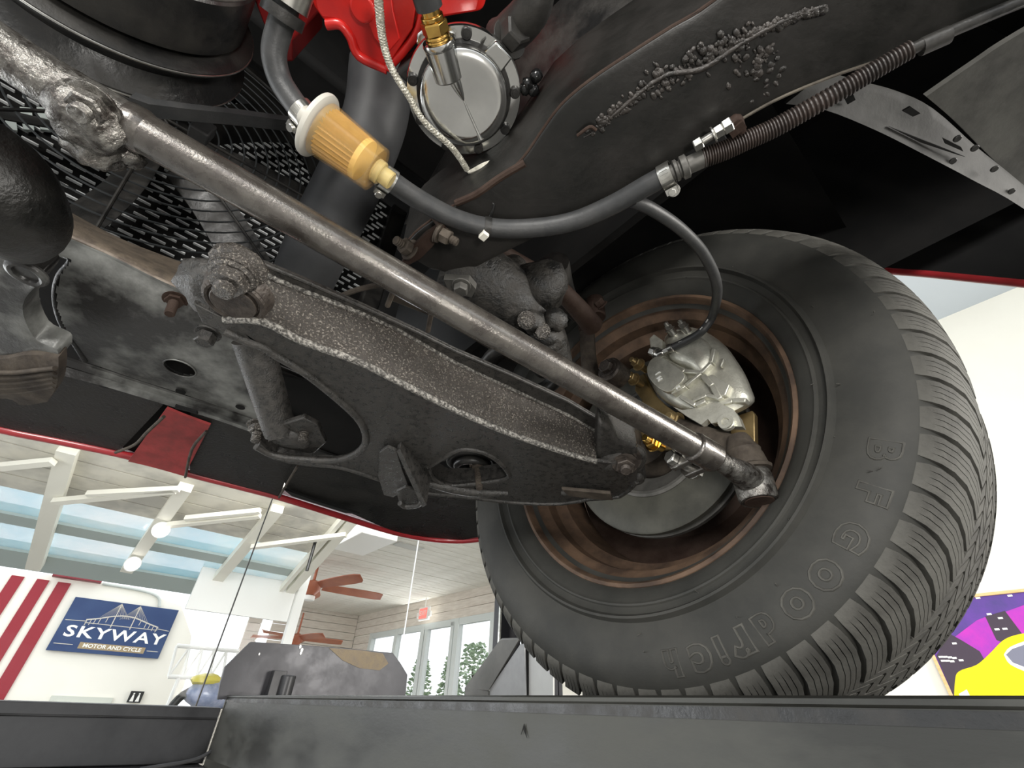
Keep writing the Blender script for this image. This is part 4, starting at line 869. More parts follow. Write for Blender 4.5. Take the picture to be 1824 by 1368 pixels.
b = B(); b.tube([at(x, y, z) for x, y, z in ((112, 452, .322), (128, 464, .318), (108, 490, .3125), (100, 520, .3085), (103, 552, .3055), (114, 582, .3035), (134, 612, .3020), (152, 642, .3005))], .0032, 10, 4); obj('gap_edge', b, UNDER, cm)
b = B(); hp = []
for k in range(24):
    t = 2 * PI * k / 24; u = 31 * math.cos(t); v = 12.5 * math.sin(t); hp.append(at(hx + u * .94 - v * .34, hy + u * .34 + v * .94, .3005))
hp.append(hp[0]); b.tube(hp, .0009, 8, caps=False); obj('hole_lip', b, SHEET, cm)
b = B(); b.loft([[p + UP * .004 for p in hp], [p + UP * .03 for p in hp]]); b.add([p + UP * .03 for p in hp[:-1]], [tuple(range(24))]); obj('hole_shade', b, DEEP, cm)  # black cup gives the oval hole its shade by colour
b = B(); b.loft([[at(95, 645, .297), at(170, 668, .297), at(245, 692, .297), at(315, 715, .297), at(385, 738, .297), at(470, 768, .297)], [at(90, 664, .285), at(170, 684, .285), at(245, 706, .285), at(315, 727, .285), at(385, 748, .285), at(470, 778, .285)]], UP * .004, 3)
b.loft([[at(95, 632, .300), at(240, 680, .300), at(460, 750, .300)], [at(95, 645, .296), at(245, 692, .296), at(470, 768, .296)]], UP * .003, 4); obj('bottom_flange', b, SHEET, cm)
for (x, y) in ((322, 697), (428, 725), (185, 686)):
    b = B(); c = at(x, y, .2985); b.cyl(c, -UP, .0055, .0008, 16); obj('hole_shade_disc', b, DEEP, cm)  # small holes drawn as black discs, shade in the colour
b = B(); b.prism(P([(312, 722), (350, 733), (352, 738), (312, 728)], .2835), UP * .002); obj('slot', b, DEEP, cm)  # opening drawn as a black slab in place of its shade
b = B(); c = at(312, 534, .318); d = (at(303, 556, .300) - c).normalized(); b.bolt(c, d, .0075, .003, stud=.018); obj('stud', b, RUST, cm)
b = B(); c = at(372, 592, .306); d = (CAM - c).normalized() * .3 - UP + FWD * .3; b.bolt(c, d, .0085, .012); obj('hex_bolt', b, ARMM, cm, bevel=.0006)
# front horn bracket, far left
hb = thing('frame_horn', 'dark rounded frame horn with a ragged rusty bracket at left edge', 'frame bracket', at(40, 720, .25))
b = B(); b.tube([at(-90, 300, .25), at(-30, 340, .25), at(25, 395, .25), at(45, 440, .25)], [.04, .038, .030, .016], 24, 6); obj('horn', b, UNDER, hb, ang=70)
b = B(); rows = [([(-80, 455), (0, 465), (60, 470), (75, 485)], .255), ([(-80, 510), (0, 520), (40, 520), (72, 500)], .25), ([(-80, 560), (-20, 560), (28, 560), (40, 545)], .25), ([(-80, 600), (-10, 595), (30, 590), (60, 600)], .248), ([(-80, 640), (0, 632), (60, 625), (100, 622)], .243), ([(-80, 665), (0, 655), (60, 645), (104, 640)], .239)]
b.loft([[at(x, y, z) for x, y in L] for L, z in rows], UP * .02, 4); obj('web', b, SHEET, hb, ang=60)
b = B(); rows = [([(-80, 640), (0, 640), (50, 632), (104, 636)], .238), ([(-80, 680), (0, 676), (50, 672), (104, 660)], .230), ([(-80, 702), (0, 698), (50, 702), (100, 690)], .228), ([(-80, 715), (10, 710), (40, 722), (84, 716)], .229)]
b.loft([[at(x, y, z) for x, y in L] for L, z in rows], UP * .012, 4)
for k in range(5): b.tube(P([(-60, 662 + k * 10), (20, 664 + k * 9), (60, 660 + k * 9), (98, 656 + k * 8)], .2295), .0022, 8, 3)
obj('rusty_foot', b, RUSTD, hb, ang=60)
b = B(); c = at(48, 486, .249); b.ring(c, UP, .010, .003, 24, 8); b.cyl(c, UP, .009, .002); obj('ring_ear', b, SHEET, hb)
# ================================================================ cooling fan with guard, radiator behind it
FF = .56
fan = thing('cooling_fan', 'black radiator cooling fan behind a round wire guard, upper left', 'fan', atf(300, 455, FF))
fc = atf(288, 218, FF); Rf = (atf(300, 462, FF) - fc).length
b = B()
for k in range(1, 15):
    b.ring(fc - FWD * .006 * (1 - (k / 14) ** 2), FWD, Rf * k / 14, .0013, 72, 6)
obj('guard_ring', b, mat('guard_wire', (.06, .065, .068), .3, .4), fan)['kind'] = 'stuff'
for k in range(8):
    a = math.radians(8 + 45 * k); d = LAT * math.cos(a) + UP * math.sin(a)
    b = B(); b.tube([fc - FWD * .009, fc + d * Rf * .6 - FWD * .005, fc + d * Rf], .0022, 8, 3); obj('guard_spoke', b, BLACKP, fan)
b = B(); b.cyl(fc + FWD * .010, FWD, .045, .035, 32); obj('motor_hub', b, BLACKP, fan)
for k in range(7):
    a = 2 * PI * k / 7 + .35; d0 = LAT * math.cos(a) + UP * math.sin(a); t0 = FWD.cross(d0)
    rows = []
    for q in (.0, .35, .7, 1.0):
        r = .045 + (Rf - .052) * q; sw = t0 * (.03 * q * q); wv = .019 + .010 * q
        rows.append([fc + d0 * r + sw - t0 * wv + FWD * .016, fc + d0 * r + sw + FWD * .028, fc + d0 * r + sw + t0 * wv + FWD * .046])
    b = B(); b.loft(rows, FWD * .002, 3); obj('blade', b, BLACKP, fan)
b = B(); b.lathe([(.0, Rf + .004), (-.004, Rf + .006), (-.004, Rf + .016), (.05, Rf + .018), (.05, Rf + .006), (.0, Rf + .004)], fc, FWD, 72); obj('shroud_ring', b, BLACKP, fan)
rad = thing('radiator', 'radiator core with fins coloured pale for the light in them behind the fan guard', 'radiator', cf(-.25, FF + .09, .40))
fz = fc.z - ZC; fl = fc.dot(LAT)
b = B(); b.box(cf(fl + .02, FF + .10, fz + .02), LAT * .34, FWD * .012, UP * .26); obj('core', b, DEEP, rad)
b = B()
for k in range(38):
    z = fz - .235 + k * .0135
    for j in range(26):
        x = fl - .31 + j * .0255 + (k % 3) * .0085
        b.box(cf(x, FF + .0865, z), LAT * .0085, FWD * .0022, UP * .0010)
obj('fin', b, mat('fin_light', (.85, .87, .87), .5), rad)['kind'] = 'stuff'  # near-white colour stands in for light showing in the radiator
b = B(); b.box(cf(fl + .02, FF + .09, fz - .25), LAT * .36, FWD * .03, UP * .012); b.box(cf(fl + .37, FF + .09, fz), LAT * .018, FWD * .03, UP * .26); obj('side_tank', b, BLACKP, rad, bevel=.004)
gr = thing('grille', 'pale slats standing in for a bright gap at the left edge behind the fan guard', 'grille', atf(40, 240, FF + .075))
for k in range(6):
    b = B(); x = -55 + k * 30; b.prism([atf(x, 190, FF + .08), atf(x + 21, 192, FF + .08), atf(x + 26, 232, FF + .08), atf(x + 7, 230, FF + .08)], FWD * .004); obj('daylight_slat', b, mat('gap_daylight', (.60, .66, .63), .5), gr)  # pale colour stands in for daylight in a gap behind the fan
# shroud lip between fan and crossmember
sl2 = thing('fan_shroud_lip', 'dusty brown curved lip under the fan guard', 'shroud', at(220, 480, .33))
b = B(); rows = [([(70, 352), (140, 392), (210, 428), (280, 456), (350, 480), (430, 500)], .405), ([(70, 378), (140, 418), (210, 452), (280, 486), (350, 516), (430, 545)], .35), ([(60, 404), (130, 436), (200, 466), (270, 500), (340, 532), (420, 566)], .336)]
b.loft([[at(x, y, z) for x, y in L] for L, z in rows], UP * .004, 4); obj('lip', b, mat('dusty_brown_lip', (.17, .135, .10), .75, 0, (.10, .08, .062), 60, .4, 300), sl2, ang=60)
for dz, off in ((.334, 0), (.330, 14), (.326, 24)):
    b = B(); b.tube(P([(75, 400 + off), (130, 424 + off), (200, 456 + off), (270, 492 + off), (345, 524 + off)], dz), .0022 if off == 0 else .0014, 8, 4); obj('rolled_edge', b, mat('worn_tan_edge', (.30, .25, .20), .6, 0, (.14, .11, .09), 60), sl2)
# ================================================================ crank pulley, belt
pf = .30; pc = cf(-.188, pf, .4575); Rp = .0967
cp = thing('crank_pulley', 'large dark crankshaft pulley and damper at the upper left corner', 'pulley', pc - UP * Rp)
b = B(); b.lathe([(.012, 0), (.012, Rp - .03), (.004, Rp - .012), (.011, Rp - .003), (.013, Rp), (.010, Rp + .0008), (.004, Rp - .006), (-.004, Rp - .012), (-.012, Rp - .006), (-.018, Rp + .0005), (-.021, Rp), (-.024, Rp - .006), (-.024, .03)], pc, FWD, 96); obj('pulley_groove', b, BLACKP, cp)
b = B(); b.lathe([(-.028, .03), (-.028, Rp - .012), (-.030, Rp - .009), (-.072, Rp - .009), (-.075, Rp - .012), (-.075, .04), (-.07, .035), (-.07, 0)], pc, FWD, 96); obj('damper', b, BLACKP, cp, ang=30)
for h_, r_ in ((.0125, Rp + .0002), (-.0195, Rp + .0002), (-.0745, Rp - .011)):
    b = B(); b.ring(pc + FWD * h_, FWD, r_, .0008, 96, 8); obj('rim_highlight', b, STEEL, cp)  # thin bright rings drawn as the highlight on the pulley edges
for k in range(12):
    a = 2 * PI * k / 12 + .1; d = LAT * math.cos(a) + UP * math.sin(a); b = B(); b.bolt(pc + d * (Rp - .026) - FWD * .075, -FWD, .0042, .0025, washer=False); obj('bolt', b, STEEL, cp)
belt = B(); Lb = []
pts = []
pts = [atf(x, y, pf - .004) for x, y in ((240, 176), (274, 188), (340, 196), (420, 204), (520, 217), (640, 242))]
rows = [[p - FWD * .006 for p in pts], [p + FWD * .006 for p in pts]]
belt.loft(rows, UP * -.009); o = obj('drive_belt', belt, HOSE); tag(o, 'black rubber drive belt running right from the crank pulley', 'belt')
b = B(); b.box(atf(360, 233, .42), LAT * .010, FWD * .008, UP * .012); o = obj('wire_clip', b, HOSE, bevel=.002); tag(o, 'small dark square clip in front of the fan guard', 'clip')
# lower radiator hose
b = B(); b.tube([at(680, 120, .60), at(668, 215, .55), at(625, 320, .50), at(580, 410, .46), at(540, 500, .43), at(520, 560, .42)], [.036, .036, .037, .037, .036, .035], 30, 6); o = obj('radiator_hose', b, mat('grey_hose', (.05, .051, .054), .55, 0, (.065, .066, .068), 20), ang=60); tag(o, 'wide dark grey radiator hose behind the fuel filter', 'hose')
# ================================================================ engine block
en = thing('engine', 'bright red engine block casting at the top edge', 'engine', at(690, 125, .46))
L = [(545, -60), (556, 10), (580, 44), (606, 46), (622, 62), (636, 96), (662, 118), (688, 124), (706, 104), (730, 74), (752, 40), (800, 30), (860, 20), (880, -60)]
b = B(); b.prism(P(L, .455), UP * .14); obj('block', b, RED, en, bevel=.006, seg=3)
b = B(); b.prism(P([(640, -60), (648, 20), (668, 70), (690, 96), (712, 70), (700, 20), (690, -60)], .447), UP * .02); c = at(648, 12, .452); b.cyl(c + UP * .006, -UP, .010, .012, 24); b.prism(P([(660, -40), (690, 118), (735, 50), (748, -40)], .4495), UP * .008); obj('block_boss', b, RED, en, bevel=.004, seg=3)
b = B(); b.tube(P([(690, 122), (718, 92), (742, 58), (752, 20), (756, -40)], .453), .0035, 10, 5); b.tube(P([(582, 44), (606, 44), (624, 66), (640, 100), (690, 124)], .455), .004, 10, 4); obj('casting_edge', b, RED, en)
b = B(); b.prism([at(430, -60, .50), at(470, -60, .50), at(486, 40, .50), at(520, 70, .50), at(522, 110, .50), at(500, 110, .50), at(468, 40, .50)], UP * .1); obj('timing_cover', b, mat('dark_red', (.25, .012, .012), .5), en, bevel=.004)
b = B(); b.prism(P([(752, 90), (790, 60), (800, 110), (780, 150), (740, 165), (700, 130)], .445), UP * .03); obj('mount_pad', b, BLACKP, en, bevel=.004)
b = B(); b.box(at(520, 60, .72), LAT * .10, FWD * .03, UP * .08); b.box(at(760, 230, .74), LAT * .12, FWD * .05, UP * .06); obj('front_cover', b, DEEP, en, bevel=.01)
# ================================================================ fuel pump
fp_ = thing('fuel_pump', 'round chrome mechanical fuel pump with bolted flange beside the red block', 'fuel pump', at(835, 190, .385))
c = at(827, 168, .40); axp = (-UP - FWD * .10 + LAT * .02).normalized(); k = px2m(c, 1)
Rl = px2m(c, 205) / 2 * .98
b = B(); b.lathe([(-.040, .5 * Rl), (-.030, .80 * Rl), (-.012, .93 * Rl), (-.004, Rl), (.002, Rl), (.0035, .985 * Rl), (.0035, .80 * Rl), (.0025, .79 * Rl)], c, axp, 72); obj('flange', b, CHROME, fp_)
b = B(); cc = c + LAT * .004 - FWD * .004; b.lathe([(.002, .83 * Rl), (.005, .82 * Rl), (.0055, .765 * Rl), (.0125, .755 * Rl), (.0125, .5 * Rl)], c, axp, 60); obj('gasket', b, BLACKP, fp_)
b = B(); b.lathe([(.0122, .5 * Rl), (.0122, .752 * Rl), (.0132, .757 * Rl), (.0150, .73 * Rl), (.0165, .64 * Rl), (.0165, .55 * Rl), (.0155, .2 * Rl), (.0152, 0)], c, axp, 72)
x_, y_ = frame(axp); tb = (at(795, 100, .395) - c); tb = (tb - axp * tb.dot(axp)).normalized()
bt = axp.cross(tb)
b.tube([c + axp * .013 + tb * .72 * Rl, c + axp * .0145 + tb * .3 * Rl, c + axp * .0135 - tb * .05 * Rl], [.007, .0045, .001], 14, 5)
b.tube([c + axp * .0145 - tb * .0 * Rl, c + axp * .0148 - tb * .68 * Rl], [.001, .0025], 8, 5); obj('pump_cup', b, CHROME, fp_, ang=50)
for kk in range(9):
    a = 2 * PI * kk / 9 + .25; d = x_ * math.cos(a) + y_ * math.sin(a); 
    b = B(); b.bolt(c + d * Rl * .895 + axp * .003, axp, .0036, .0042, n=18, washer=False); b.cyl(c + d * Rl * .895 + axp * .0074, axp, .0022, .0006, 6); obj('bolt', b, BLACKP, fp_)
b = B(); q = c + tb * Rl * .1; b.prism([c + tb * .80 * Rl + bt * (-.62 + 0) * Rl * sgn + axp * .0035 for sgn in (0,)] + [c + axp * .0035 + tb * .60 * Rl - bt * .50 * Rl, c + axp * .0035 + tb * .86 * Rl - bt * .42 * Rl, c + axp * .0035 + tb * .62 * Rl - bt * .74 * Rl, c + axp * .0035 + tb * .40 * Rl - bt * .68 * Rl][0:0] + [c + axp * .0035 + tb * .86 * Rl + bt * .1 * Rl, c + axp * .0035 + tb * .9 * Rl - bt * .1 * Rl], axp * .0002)
b = B()
def pp(px, py, h=.0035): return atp(px, py, c + axp * h, axp)
b.prism([pp(862, 88), pp(884, 70), pp(912, 100), pp(888, 132), pp(872, 116)], axp * .006); obj('rib_block', b, CHROME, fp_, bevel=.0012)
b = B(); b.prism([pp(858, 72), pp(866, 66), pp(852, 96), pp(846, 92)], axp * .003); obj('slot', b, BLACKP, fp_)
b = B(); p0 = pp(800, 140, .010); d1 = (at(781, 72, .388) - p0).normalized(); b.cyl(p0, d1, .0118, .024, 30, bev=.1); b.lathe([(.021, .0118), (.0235, .0125), (.0255, .0118)], p0, d1, 30); obj('inlet_port', b, CHROME, fp_)
b = B(); p1 = p0 + d1 * .0245; b.lathe([(0, .0085), (.0012, .0092), (.0024, .0085), (.0036, .0092), (.0048, .0085)], p1, d1, 24); b.cyl(p1 + d1 * .0045, d1, .0098, .0085, 6, bev=.12); b.cyl(p1 + d1 * .012, d1, .0068, .012, 20); b.cyl(p1 + d1 * .013, d1, .0082, .003, 24); obj('brass_fitting', b, BRASS, fp_, bevel=.0004)
b = B(); p2 = p1 + d1 * .020; b.tube([p2, p2 + d1 * .03, p2 + d1 * .06 + UP * .01], .0095, 18, 4); h2 = obj('inlet_hose', b, HOSE); tag(h2, 'short black hose clamped onto the brass pump fitting at top', 'hose')
def clamp(p, d, r, parent, scr, name='hose_clamp'):
    d = V(d).normalized(); p = V(p); b = B(); b.lathe([(-.0045, r), (-.0045, r + .0011), (.0045, r + .0011), (.0045, r)], p, d, 32)
    x = V(scr); x = (x - d * x.dot(d)).normalized(); y = d.cross(x)
    for k in range(5):
        v = (CAM - p); v = (v - d * v.dot(d)).normalized(); a = (k - 2) * .26; v2 = v * math.cos(a) + d.cross(v) * math.sin(a)
        b.box(p + v2 * (r + .0012), d * .0028, d.cross(v2) * .0008, v2 * .0004)
    b.box(p + x * (r + .003), d * .0042, y * .0055, x * .0022); b.cyl(p + x * (r + .0042) - y * .007, y, .0028, .013, 14); b.bolt(p + x * (r + .0042) + y * .006, y, .0034, .0035, n=6, washer=True)
    return obj(name, b, STEEL, parent, bevel=0)
ORG[h2.name] = ORG[h2.name]
clamp(p2 + d1 * .014, d1, .0097, h2, -LAT)
b = B(); p = at(930, 50, .42); b.tube([at(880, 60, .44), at(905, 60, .43), at(945, 20, .42), at(960, -30, .42)], [.010, .014, .014, .013], 18, 5); c5 = at(905, 72, .42); b.bolt(c5, (at(930, 45, .41) - c5), .010, .014); obj('outlet_elbow', b, BLACKP, fp_, bevel=.0006)
b = B(); b.prism(P([(742, 60), (758, 48), (775, 62), (760, 92), (740, 80)], .425), UP * .02); obj('outlet_tab', b, CHROME, fp_, bevel=.002)
b = B()
for x, y, s in ((940, 150, 1), (955, 135, 2), (950, 160, 3), (936, 158, 4)): b.blob(at(x, y, .40), LAT * .005, FWD * .005, UP * .005, 10, 8, .3, 3, s)
o = obj('wire_connector', b, mat('gloss_black', (.01, .01, .01), .15), ang=70); tag(o, 'glossy black wire connector right of the chrome pump', 'connector')
# braided ground strap
b = B(); st = [at(672, -40, .385), at(676, 20, .383), at(682, 70, .382), at(697, 120, .378), at(730, 175, .372), at(757, 218, .369), at(800, 258, .370), at(818, 280, .372), at(832, 302, .374)]
sp = spline(st, 20); rr = [px2m(p, 20 - 9 * min(1, i / 90)) / 2 for i, p in enumerate(sp)]
b.tube(sp, [r * .72 for r in rr], 8)
for s_ in range(3):
    for hnd in (1, -1):
        pts = []; x = None
        for i, p in enumerate(sp):
            a = (sp[min(i + 1, len(sp) - 1)] - sp[max(i - 1, 0)]).normalized()
            if x is None: x, _ = frame(a)
            x = (x - a * x.dot(a)).normalized(); y = a.cross(x); t = hnd * i * .95 + s_ * 2.094
            pts.append(p + (x * math.cos(t) + y * math.sin(t)) * rr[i] * .75)
        b.tube(pts, .0007, 5)
b.tube([at(832, 302, .374), at(838, 306, .373), at(860, 296, .375), at(880, 288, .378), at(893, 272, .382)], [.0014, .0018, .0026, .0026, .0014], 8, 4)
o = obj('ground_strap', b, mat('braid', (.62, .60, .52), .45, .5, (.4, .38, .32), 300)); tag(o, 'braided silver ground strap hanging across the chrome pump', 'strap')
# ================================================================ fuel hoses and filter
def hose(name, pts, wpx, label, sub=8):
    b = B(); r = px2m(pts[len(pts) // 2], wpx) / 2; b.tube(pts, r, 22, sub); o = obj(name, b, HOSE); tag(o, label, 'hose'); return o, r
h_a = [at(512, -40, .37), at(510, 12, .365), at(498, 50, .36), at(488, 95, .353), at(498, 140, .347), at(522, 180, .338), at(542, 205, .332), at(556, 220, .330)]
ho1, r1 = hose('fuel_hose', h_a, 41, 'black fuel hose curving down from the top edge to the filter')
clamp(at(541, 203, .333), at(556, 220, .330) - at(522, 180, .338), r1 + .0002, ho1, at(520, 228, .333) - at(541, 203, .333))
b = B(); p = at(510, 6, .362); d = (h_a[2] - h_a[1]).normalized(); b.lathe([(-.003, r1), (-.003, r1 + .005), (.004, r1 + .005), (.004, r1)], p + d * .006, d, 28); obj('rubber_collar', b, BLACKP, ho1)
b = B(); b.lathe([(-.006, r1), (-.006, r1 + .0052), (.006, r1 + .0052), (.006, r1)], p - d * .006, d, 32); obj('wide_clamp', b, STEEL, ho1)
h_b = [at(668, 300, .318), at(700, 325, .318), at(750, 358, .32), at(810, 389, .322), at(870, 405, .325), at(940, 407, .327), at(1015, 396, .328), at(1085, 368, .328), at(1150, 332, .326), at(1185, 313, .325)]
ho2, r2 = hose('fuel_hose', h_b, 33, 'long black fuel hose sagging from the filter to the hard line')
clamp(at(691, 319, .318), h_b[2] - h_b[0], r2 + .0002, ho2, at(680, 345, .318) - at(691, 319, .318))
clamp(at(1187, 313, .325), h_b[9] - h_b[7], r2 + .0004, ho2, at(1200, 335, .32) - at(1187, 313, .325))
b = B(); zc = at(868, 405, .325); zd = (h_b[5] - h_b[3]).normalized(); b.lathe([(-.0028, r2), (-.0028, r2 + .0009), (.0028, r2 + .0009), (.0028, r2)], zc, zd, 28); obj('zip_tie', b, BLACKP, ho2); q = at(862, 419, .316); b = B(); b.box(q, LAT * .0030, FWD * .0036, UP * .003); o = obj('tie_head', b, mat('pale_plastic', (.75, .73, .64), .4), ho2, bevel=.0006); o['label'] = 'pale cut cable tie head'
b = B(); b.tube([zc + UP * .008, at(880, 365, .335), at(862, 345, .34)], .0012, 6, 3); obj('tie_tail', b, BLACKP, ho2)
fl_ = thing('fuel_filter', 'clear plastic inline fuel filter with amber pleated paper inside', 'fuel filter', at(640, 345, .30))
f0 = at(566, 224, .322); f1 = at(672, 304, .308); fd = (f1 - f0).normalized(); Lf = (f1 - f0).length; Rc = px2m(f0, 118) / 2
AMB = mat('amber_plastic', (.80, .50, .15), .06, 0, alpha=.18, spec=1.0, coat=1.0)
MILK = mat('milky_plastic', (.60, .58, .52), .35, 0, trans=.15)
b = B(); b.lathe([(-.002, 0), (-.002, Rc * .93), (-.0015, Rc * .985), (.0, Rc), (.0015, Rc * .985), (.0025, Rc * .93), (.0030, Rc * .80), (.0030, 0)], f0, fd, 56); b.cyl(f0 - fd * .012, fd, .0068, .012, 20); obj('end_cap', b, MILK, fl_)
Rb = Rc * .83; Re = px2m(f1, 84) / 2
b = B(); b.lathe([(.004, Rb), (Lf * .80, Re), (Lf * .985, Re * .97), (Lf, Re * .90), (Lf, .006), (Lf - .0016, .006), (Lf - .0016, Re * .86), (Lf * .8, Re * .93), (.004, Rb * .93), (.004, Rb)], f0, fd, 56); obj('body', b, AMB, fl_)
x, y = frame(fd); vs = []; NP = 56
rows = []
for (h, k0, k1) in ((.006, .90, .56), (Lf * .74, .90, .56)):
    rr_ = Rb + (Re - Rb) * h / (Lf * .8); row = []
    for i in range(NP):
        t = 2 * PI * i / NP; r = rr_ * (k0 if i % 2 else k1); row.append(f0 + fd * h + (x * math.cos(t) + y * math.sin(t)) * r)
    rows.append(row)
b = B(); b.loft(rows, closed=True); b.add(rows[1], [tuple(range(NP))]); obj('pleated_paper', b, mat('paper', (.50, .27, .08), .8, 0, (.36, .18, .05), 60), fl_, ang=10)
b = B(); rr_ = Re * .9; b.lathe([(Lf * .70, rr_ * .9), (Lf * .70, rr_ * 1.0), (Lf * .78, rr_ * 1.0), (Lf * .78, 0)], f0, fd, 40); obj('element_cap', b, mat('element_plastic', (.72, .47, .14), .5), fl_)
b = B(); b.cyl(f1 - fd * .002, fd, .0085, .006, 24); b.cyl(f1, fd, .0064, .012, 20); obj('outlet_spout', b, mat('amber_solid', (.85, .68, .30), .3, 0, trans=.5), fl_)
# hard line with corrugated sleeve
hl = thing('fuel_line', 'steel hard line in ribbed brown conduit along the frame rail', 'pipe', at(1260, 290, .32))
cpts = [at(1250, 282, .326), at(1290, 268, .327), at(1330, 250, .328), at(1375, 230, .329), at(1430, 200, .330), at(1500, 160, .331), at(1560, 124, .332), at(1622, 88, .333)]
sp = spline(cpts, 26); b = B(); pr2 = []; 
lens = [0]
for a, q in zip(sp[:-1], sp[1:]): lens.append(lens[-1] + (q - a).length)
r0 = px2m(cpts[2], 36) / 2
b.tube(sp, [r0 * (1 - .22 * l / lens[-1]) * (1 if i % 3 else .80) for i, l in enumerate(lens)], 18); o = obj('ribbed_conduit', b, mat('conduit', (.022, .018, .016), .45, 0, (.045, .033, .028), 50), hl, ang=20)
b = B(); b.tube([at(1178, 318, .325), at(1215, 300, .325), at(1255, 281, .326)], [.0058, .0062, .0066], 18, 4); b.lathe([(0, .006), (.001, .0078), (.003, .0078), (.004, .006)], at(1200, 306, .325), at(1255, 281, .326) - at(1178, 318, .325), 20); b.lathe([(0, .006), (.001, .0085), (.005, .0085), (.006, .006)], at(1212, 301, .325), at(1255, 281, .326) - at(1178, 318, .325), 20); obj('tube_end', b, GREY, hl)
b = B(); b.tube([at(1615, 92, .333), at(1680, 62, .335), at(1850, -10, .34)], [.0034, .0034, .0034], 12, 4); b.tube([at(1640, 84, .334), at(1690, 62, .335)], .005, 12); obj('hard_pipe', b, BLACKP, hl)
fit = thing('brake_line_fitting', 'small silver brake line fitting on the rail above the conduit', 'fitting', at(1255, 262, .325))
b = B(); c = at(1236, 262, .325); d = (at(1290, 228, .326) - c).normalized(); b.bolt(c, d, .0040, .006, washer=False); b.cyl(c + d * .005, d, .0030, .010, 16); b.bolt(c + d * .013, d, .0040, .006); b.cyl(c + d * .020, d, .0052, .006, 6); obj('union', b, STEEL, fit, bevel=.0005)
b = B(); b.tube([at(1300, 222, .328), at(1312, 214, .33), at(1322, 236, .329)], [.003, .004, .003], 10, 4); b.box(at(1312, 228, .327), LAT * .003, FWD * .005, UP * .003); obj('clip', b, RUST, fit, bevel=.001)
# ================================================================ car body: floor, hood, wheel house, fender, valance
bd = thing('car_body', 'dark red car body with black wheel house and underside panels', 'car body', cf(.3, .3, .30))
b = B(); b.box(cf(-.2, -1.3, .60), LAT * .95, FWD * 1.0, UP * .01); obj('floor_pan', b, DEEP, bd)
b = B(); b.box(cf(-.2, .35, .98), LAT * .93, FWD * .75, UP * .01); b.box(cf(-.2, -.32, .8), LAT * .9, FWD * .01, UP * .2); b.box(cf(-1.1, .3, .75), LAT * .01, FWD * .7, UP * .25); obj('hood', b, DEEP, bd)
# wheel house: inner wall, arch roof
b = B(); b.box(cf(.33, .47, .74), LAT * .006, FWD * .44, UP * .22); rows = []
for k in range(10):
    a = PI * k / 12; f = .30 + .46 * math.cos(a); z = .42 + .36 * math.sin(a); rows.append([cf(.33, f, z), cf(.76, f, z)])
b.loft(rows, UP * .006); obj('wheel_house', b, DEEP, bd)
b = B(); fo = [(1380, 440), (1500, 462), (1570, 477), (1650, 484), (1740, 493), (1830, 502), (2000, 520), (2300, 556)]
b.loft([[atr(x, y - 140, .74) for x, y in fo], [atr(x, y, .755) for x, y in fo]], LAT * .006); obj('fender_skin', b, DEEP, bd)
b = B(); fo2 = [(x, y + 4) for x, y in fo]; b.tube([atr(x, y, .757) for x, y in fo2], .0055, 10, 4); obj('fender_lip', b, BODYR, bd)
b = B(); q = [(1130, 330), (1180, 300), (1330, 215), (1480, 180), (1640, 262), (1824, 362), (2000, 450), (2000, 520), (1824, 502), (1570, 478), (1500, 460), (1300, 440), (1130, 420)]
b.loft([[cf(.70, f, .56) for f in (-.6, -.3, -.1, .2, .5)], [cf(.70, f, 1.0) for f in (-.6, -.3, -.1, .2, .5)]]); obj('arch_rear', b, DEEP, bd)
pn = thing('inner_fender_panel', 'dusty grey slotted panel curving behind the wheel house', 'body panel', at(1640, 260, .44))
rows = [([(1440, 120), (1530, 146), (1600, 165), (1665, 196), (1740, 262), (1824, 330), (1990, 470)], .44), ([(1440, 150), (1500, 180), (1580, 220), (1650, 255), (1740, 302), (1824, 350), (1990, 480)], .428), ([(1400, 185), (1470, 196), (1560, 232), (1640, 272), (1735, 322), (1824, 372), (1990, 490)], .42)]
b = B(); b.loft([[at(x, y, z) for x, y in L] for L, z in rows], UP * .004, 4); obj('panel', b, mat('dark_grey_panel', (.05, .049, .045), .7, 0, (.03, .029, .027), 20, .3, 80), pn, ang=60)
for L in ([(1505, 176), (1520, 168), (1524, 178), (1510, 186)], [(1608, 198), (1622, 190), (1640, 202), (1626, 208)], [(1584, 226), (1650, 252), (1720, 280), (1700, 274), (1640, 254)], [(1680, 246), (1712, 262), (1716, 270), (1684, 256)]):
    b = B(); b.prism(P(L, .4245), UP * .002); obj('slot', b, DEEP, pn)  # slots are black slabs, the shade inside them is colour
b = B()
for x, y in ((1696, 286), (1704, 246), (1735, 263), (1800, 340), (1770, 300)): b.cyl(at(x, y, .425), -UP, .003, .002, 12)
obj('rivet', b, BLACKP, pn)
b = B(); rows = [([(1650, 172), (1740, 110), (1824, 56), (2200, -160)], .47), ([(1700, 215), (1780, 180), (1850, 150), (2250, 20)], .468), ([(1760, 275), (1830, 260), (1900, 240), (2280, 180)], .462), ([(1824, 335), (1880, 350), (1940, 370), (2300, 380)], .456)]
b.loft([[at(x, y, z) for x, y in L] for L, z in rows], UP * .006, 4); o = obj('floor_panel', b, GREYP, ang=60); tag(o, 'pale grey dusty floor panel at the upper right corner', 'body panel')
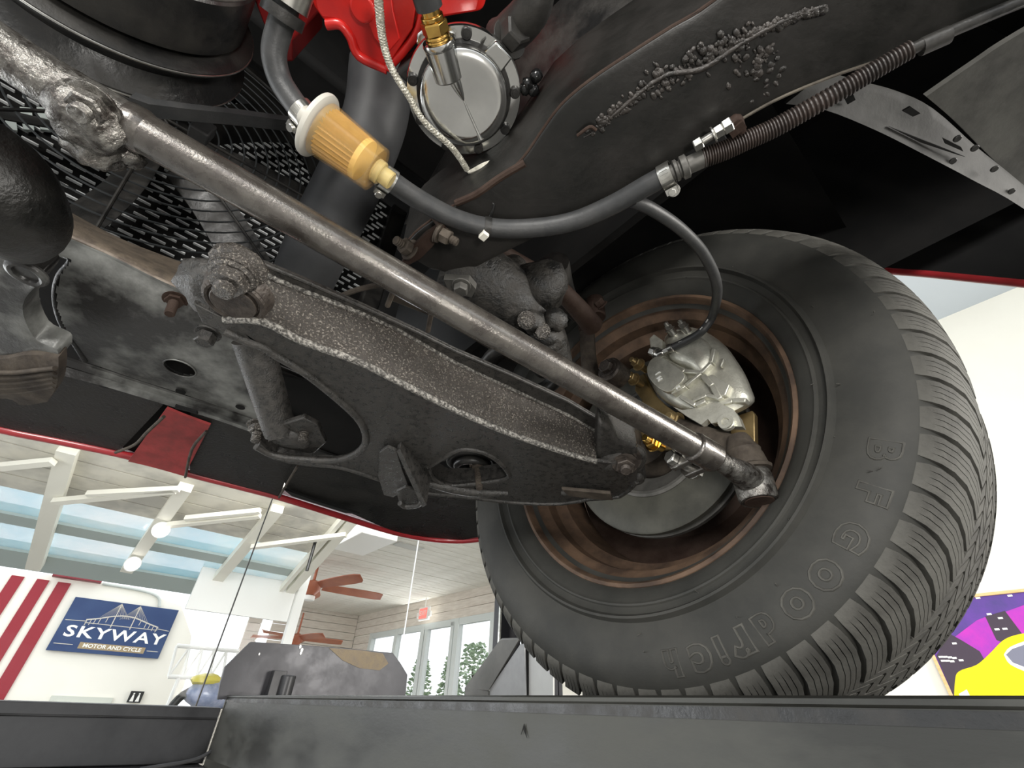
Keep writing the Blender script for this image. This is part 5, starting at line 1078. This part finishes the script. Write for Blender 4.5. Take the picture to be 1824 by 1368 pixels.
# front valance
va = thing('front_valance', 'dark red front valance lip with black undercoated panels', 'valance', at(500, 900, .29))
lip = [(-150, 728), (0, 768), (110, 790), (232, 816), (330, 845), (420, 868), (500, 889), (600, 920), (700, 950), (760, 962), (815, 966), (862, 962)]
up1 = [(-150, 650), (0, 690), (90, 705), (175, 722), (250, 740), (330, 765), (420, 790), (500, 805), (600, 830), (700, 860), (790, 885), (862, 895)]
LP = P(lip, .30)
b = B(); b.tube([p + UP * .003 for p in LP], .0062, 10, 4); b.loft([[p - UP * .002 for p in LP], [p + FWD * .03 + UP * .03 for p in LP]], FWD * .004, 3); obj('painted_lip', b, BODYR, va)
def panel(name, lo, hi, zl, zh, mt, **k):
    b = B(); mid = [((x0 + x1) / 2, (y0 + y1) / 2) for (x0, y0), (x1, y1) in zip(lo, hi)]
    b.loft([P(lo, zl), P(mid, (zl + zh) / 2 + .004), P(hi, zh)], UP * .004, 4); return obj(name, b, mt, va, ang=60, **k)
panel('left_panel', [(-150, 722), (0, 763), (110, 786), (210, 806)], [(-150, 560), (0, 590), (110, 630), (320, 690)], .303, .345, UNDER)
panel('red_flap', [(228, 822), (270, 832), (328, 848)], [(296, 728), (330, 742), (374, 758)], .292, .325, BODYRD)
panel('middle_panel', [(338, 846), (420, 866), (497, 886)], [(340, 680), (440, 715), (545, 760)], .301, .345, UNDER)
panel('right_panel', [(510, 870), (620, 912), (700, 945), (790, 964), (862, 955)], [(480, 770), (600, 815), (720, 850), (800, 870), (880, 875)], .303, .34, UNDER)
b = B(); b.tube(P([(206, 806), (240, 792), (262, 770), (292, 742)], .298), .0022, 8, 4); b.tube(P([(497, 886), (512, 860), (530, 830)], .2975), .002, 8, 3); b.tube(P([(330, 850), (342, 800), (368, 768)], .291), .002, 8, 3); obj('panel_edge', b, RUSTD, va)
b = B(); b.loft([P([(200, 790), (240, 806), (330, 832)], .312), P([(250, 680), (330, 700), (420, 735)], .36)], UP * .003); obj('inner_gap_shade', b, DEEP, va)  # black sheet painted as shade between left panel and red flap
b = B(); b.prism(P([(505, 872), (560, 892), (640, 916), (615, 914), (520, 884)], .296), UP * .004); obj('gap_shade_slab', b, DEEP, va)  # solid black slab drawn as the shade of a gap
b = B(); b.loft([P([(-150, 640), (60, 640), (250, 700), (470, 770), (620, 820), (880, 890)], .345), P([(-150, 500), (60, 520), (250, 590), (470, 660), (620, 700), (880, 780)], .37)], UP * .004, 3); obj('backing', b, DEEP, va)  # near-black sheet standing in for shade behind the valance panels
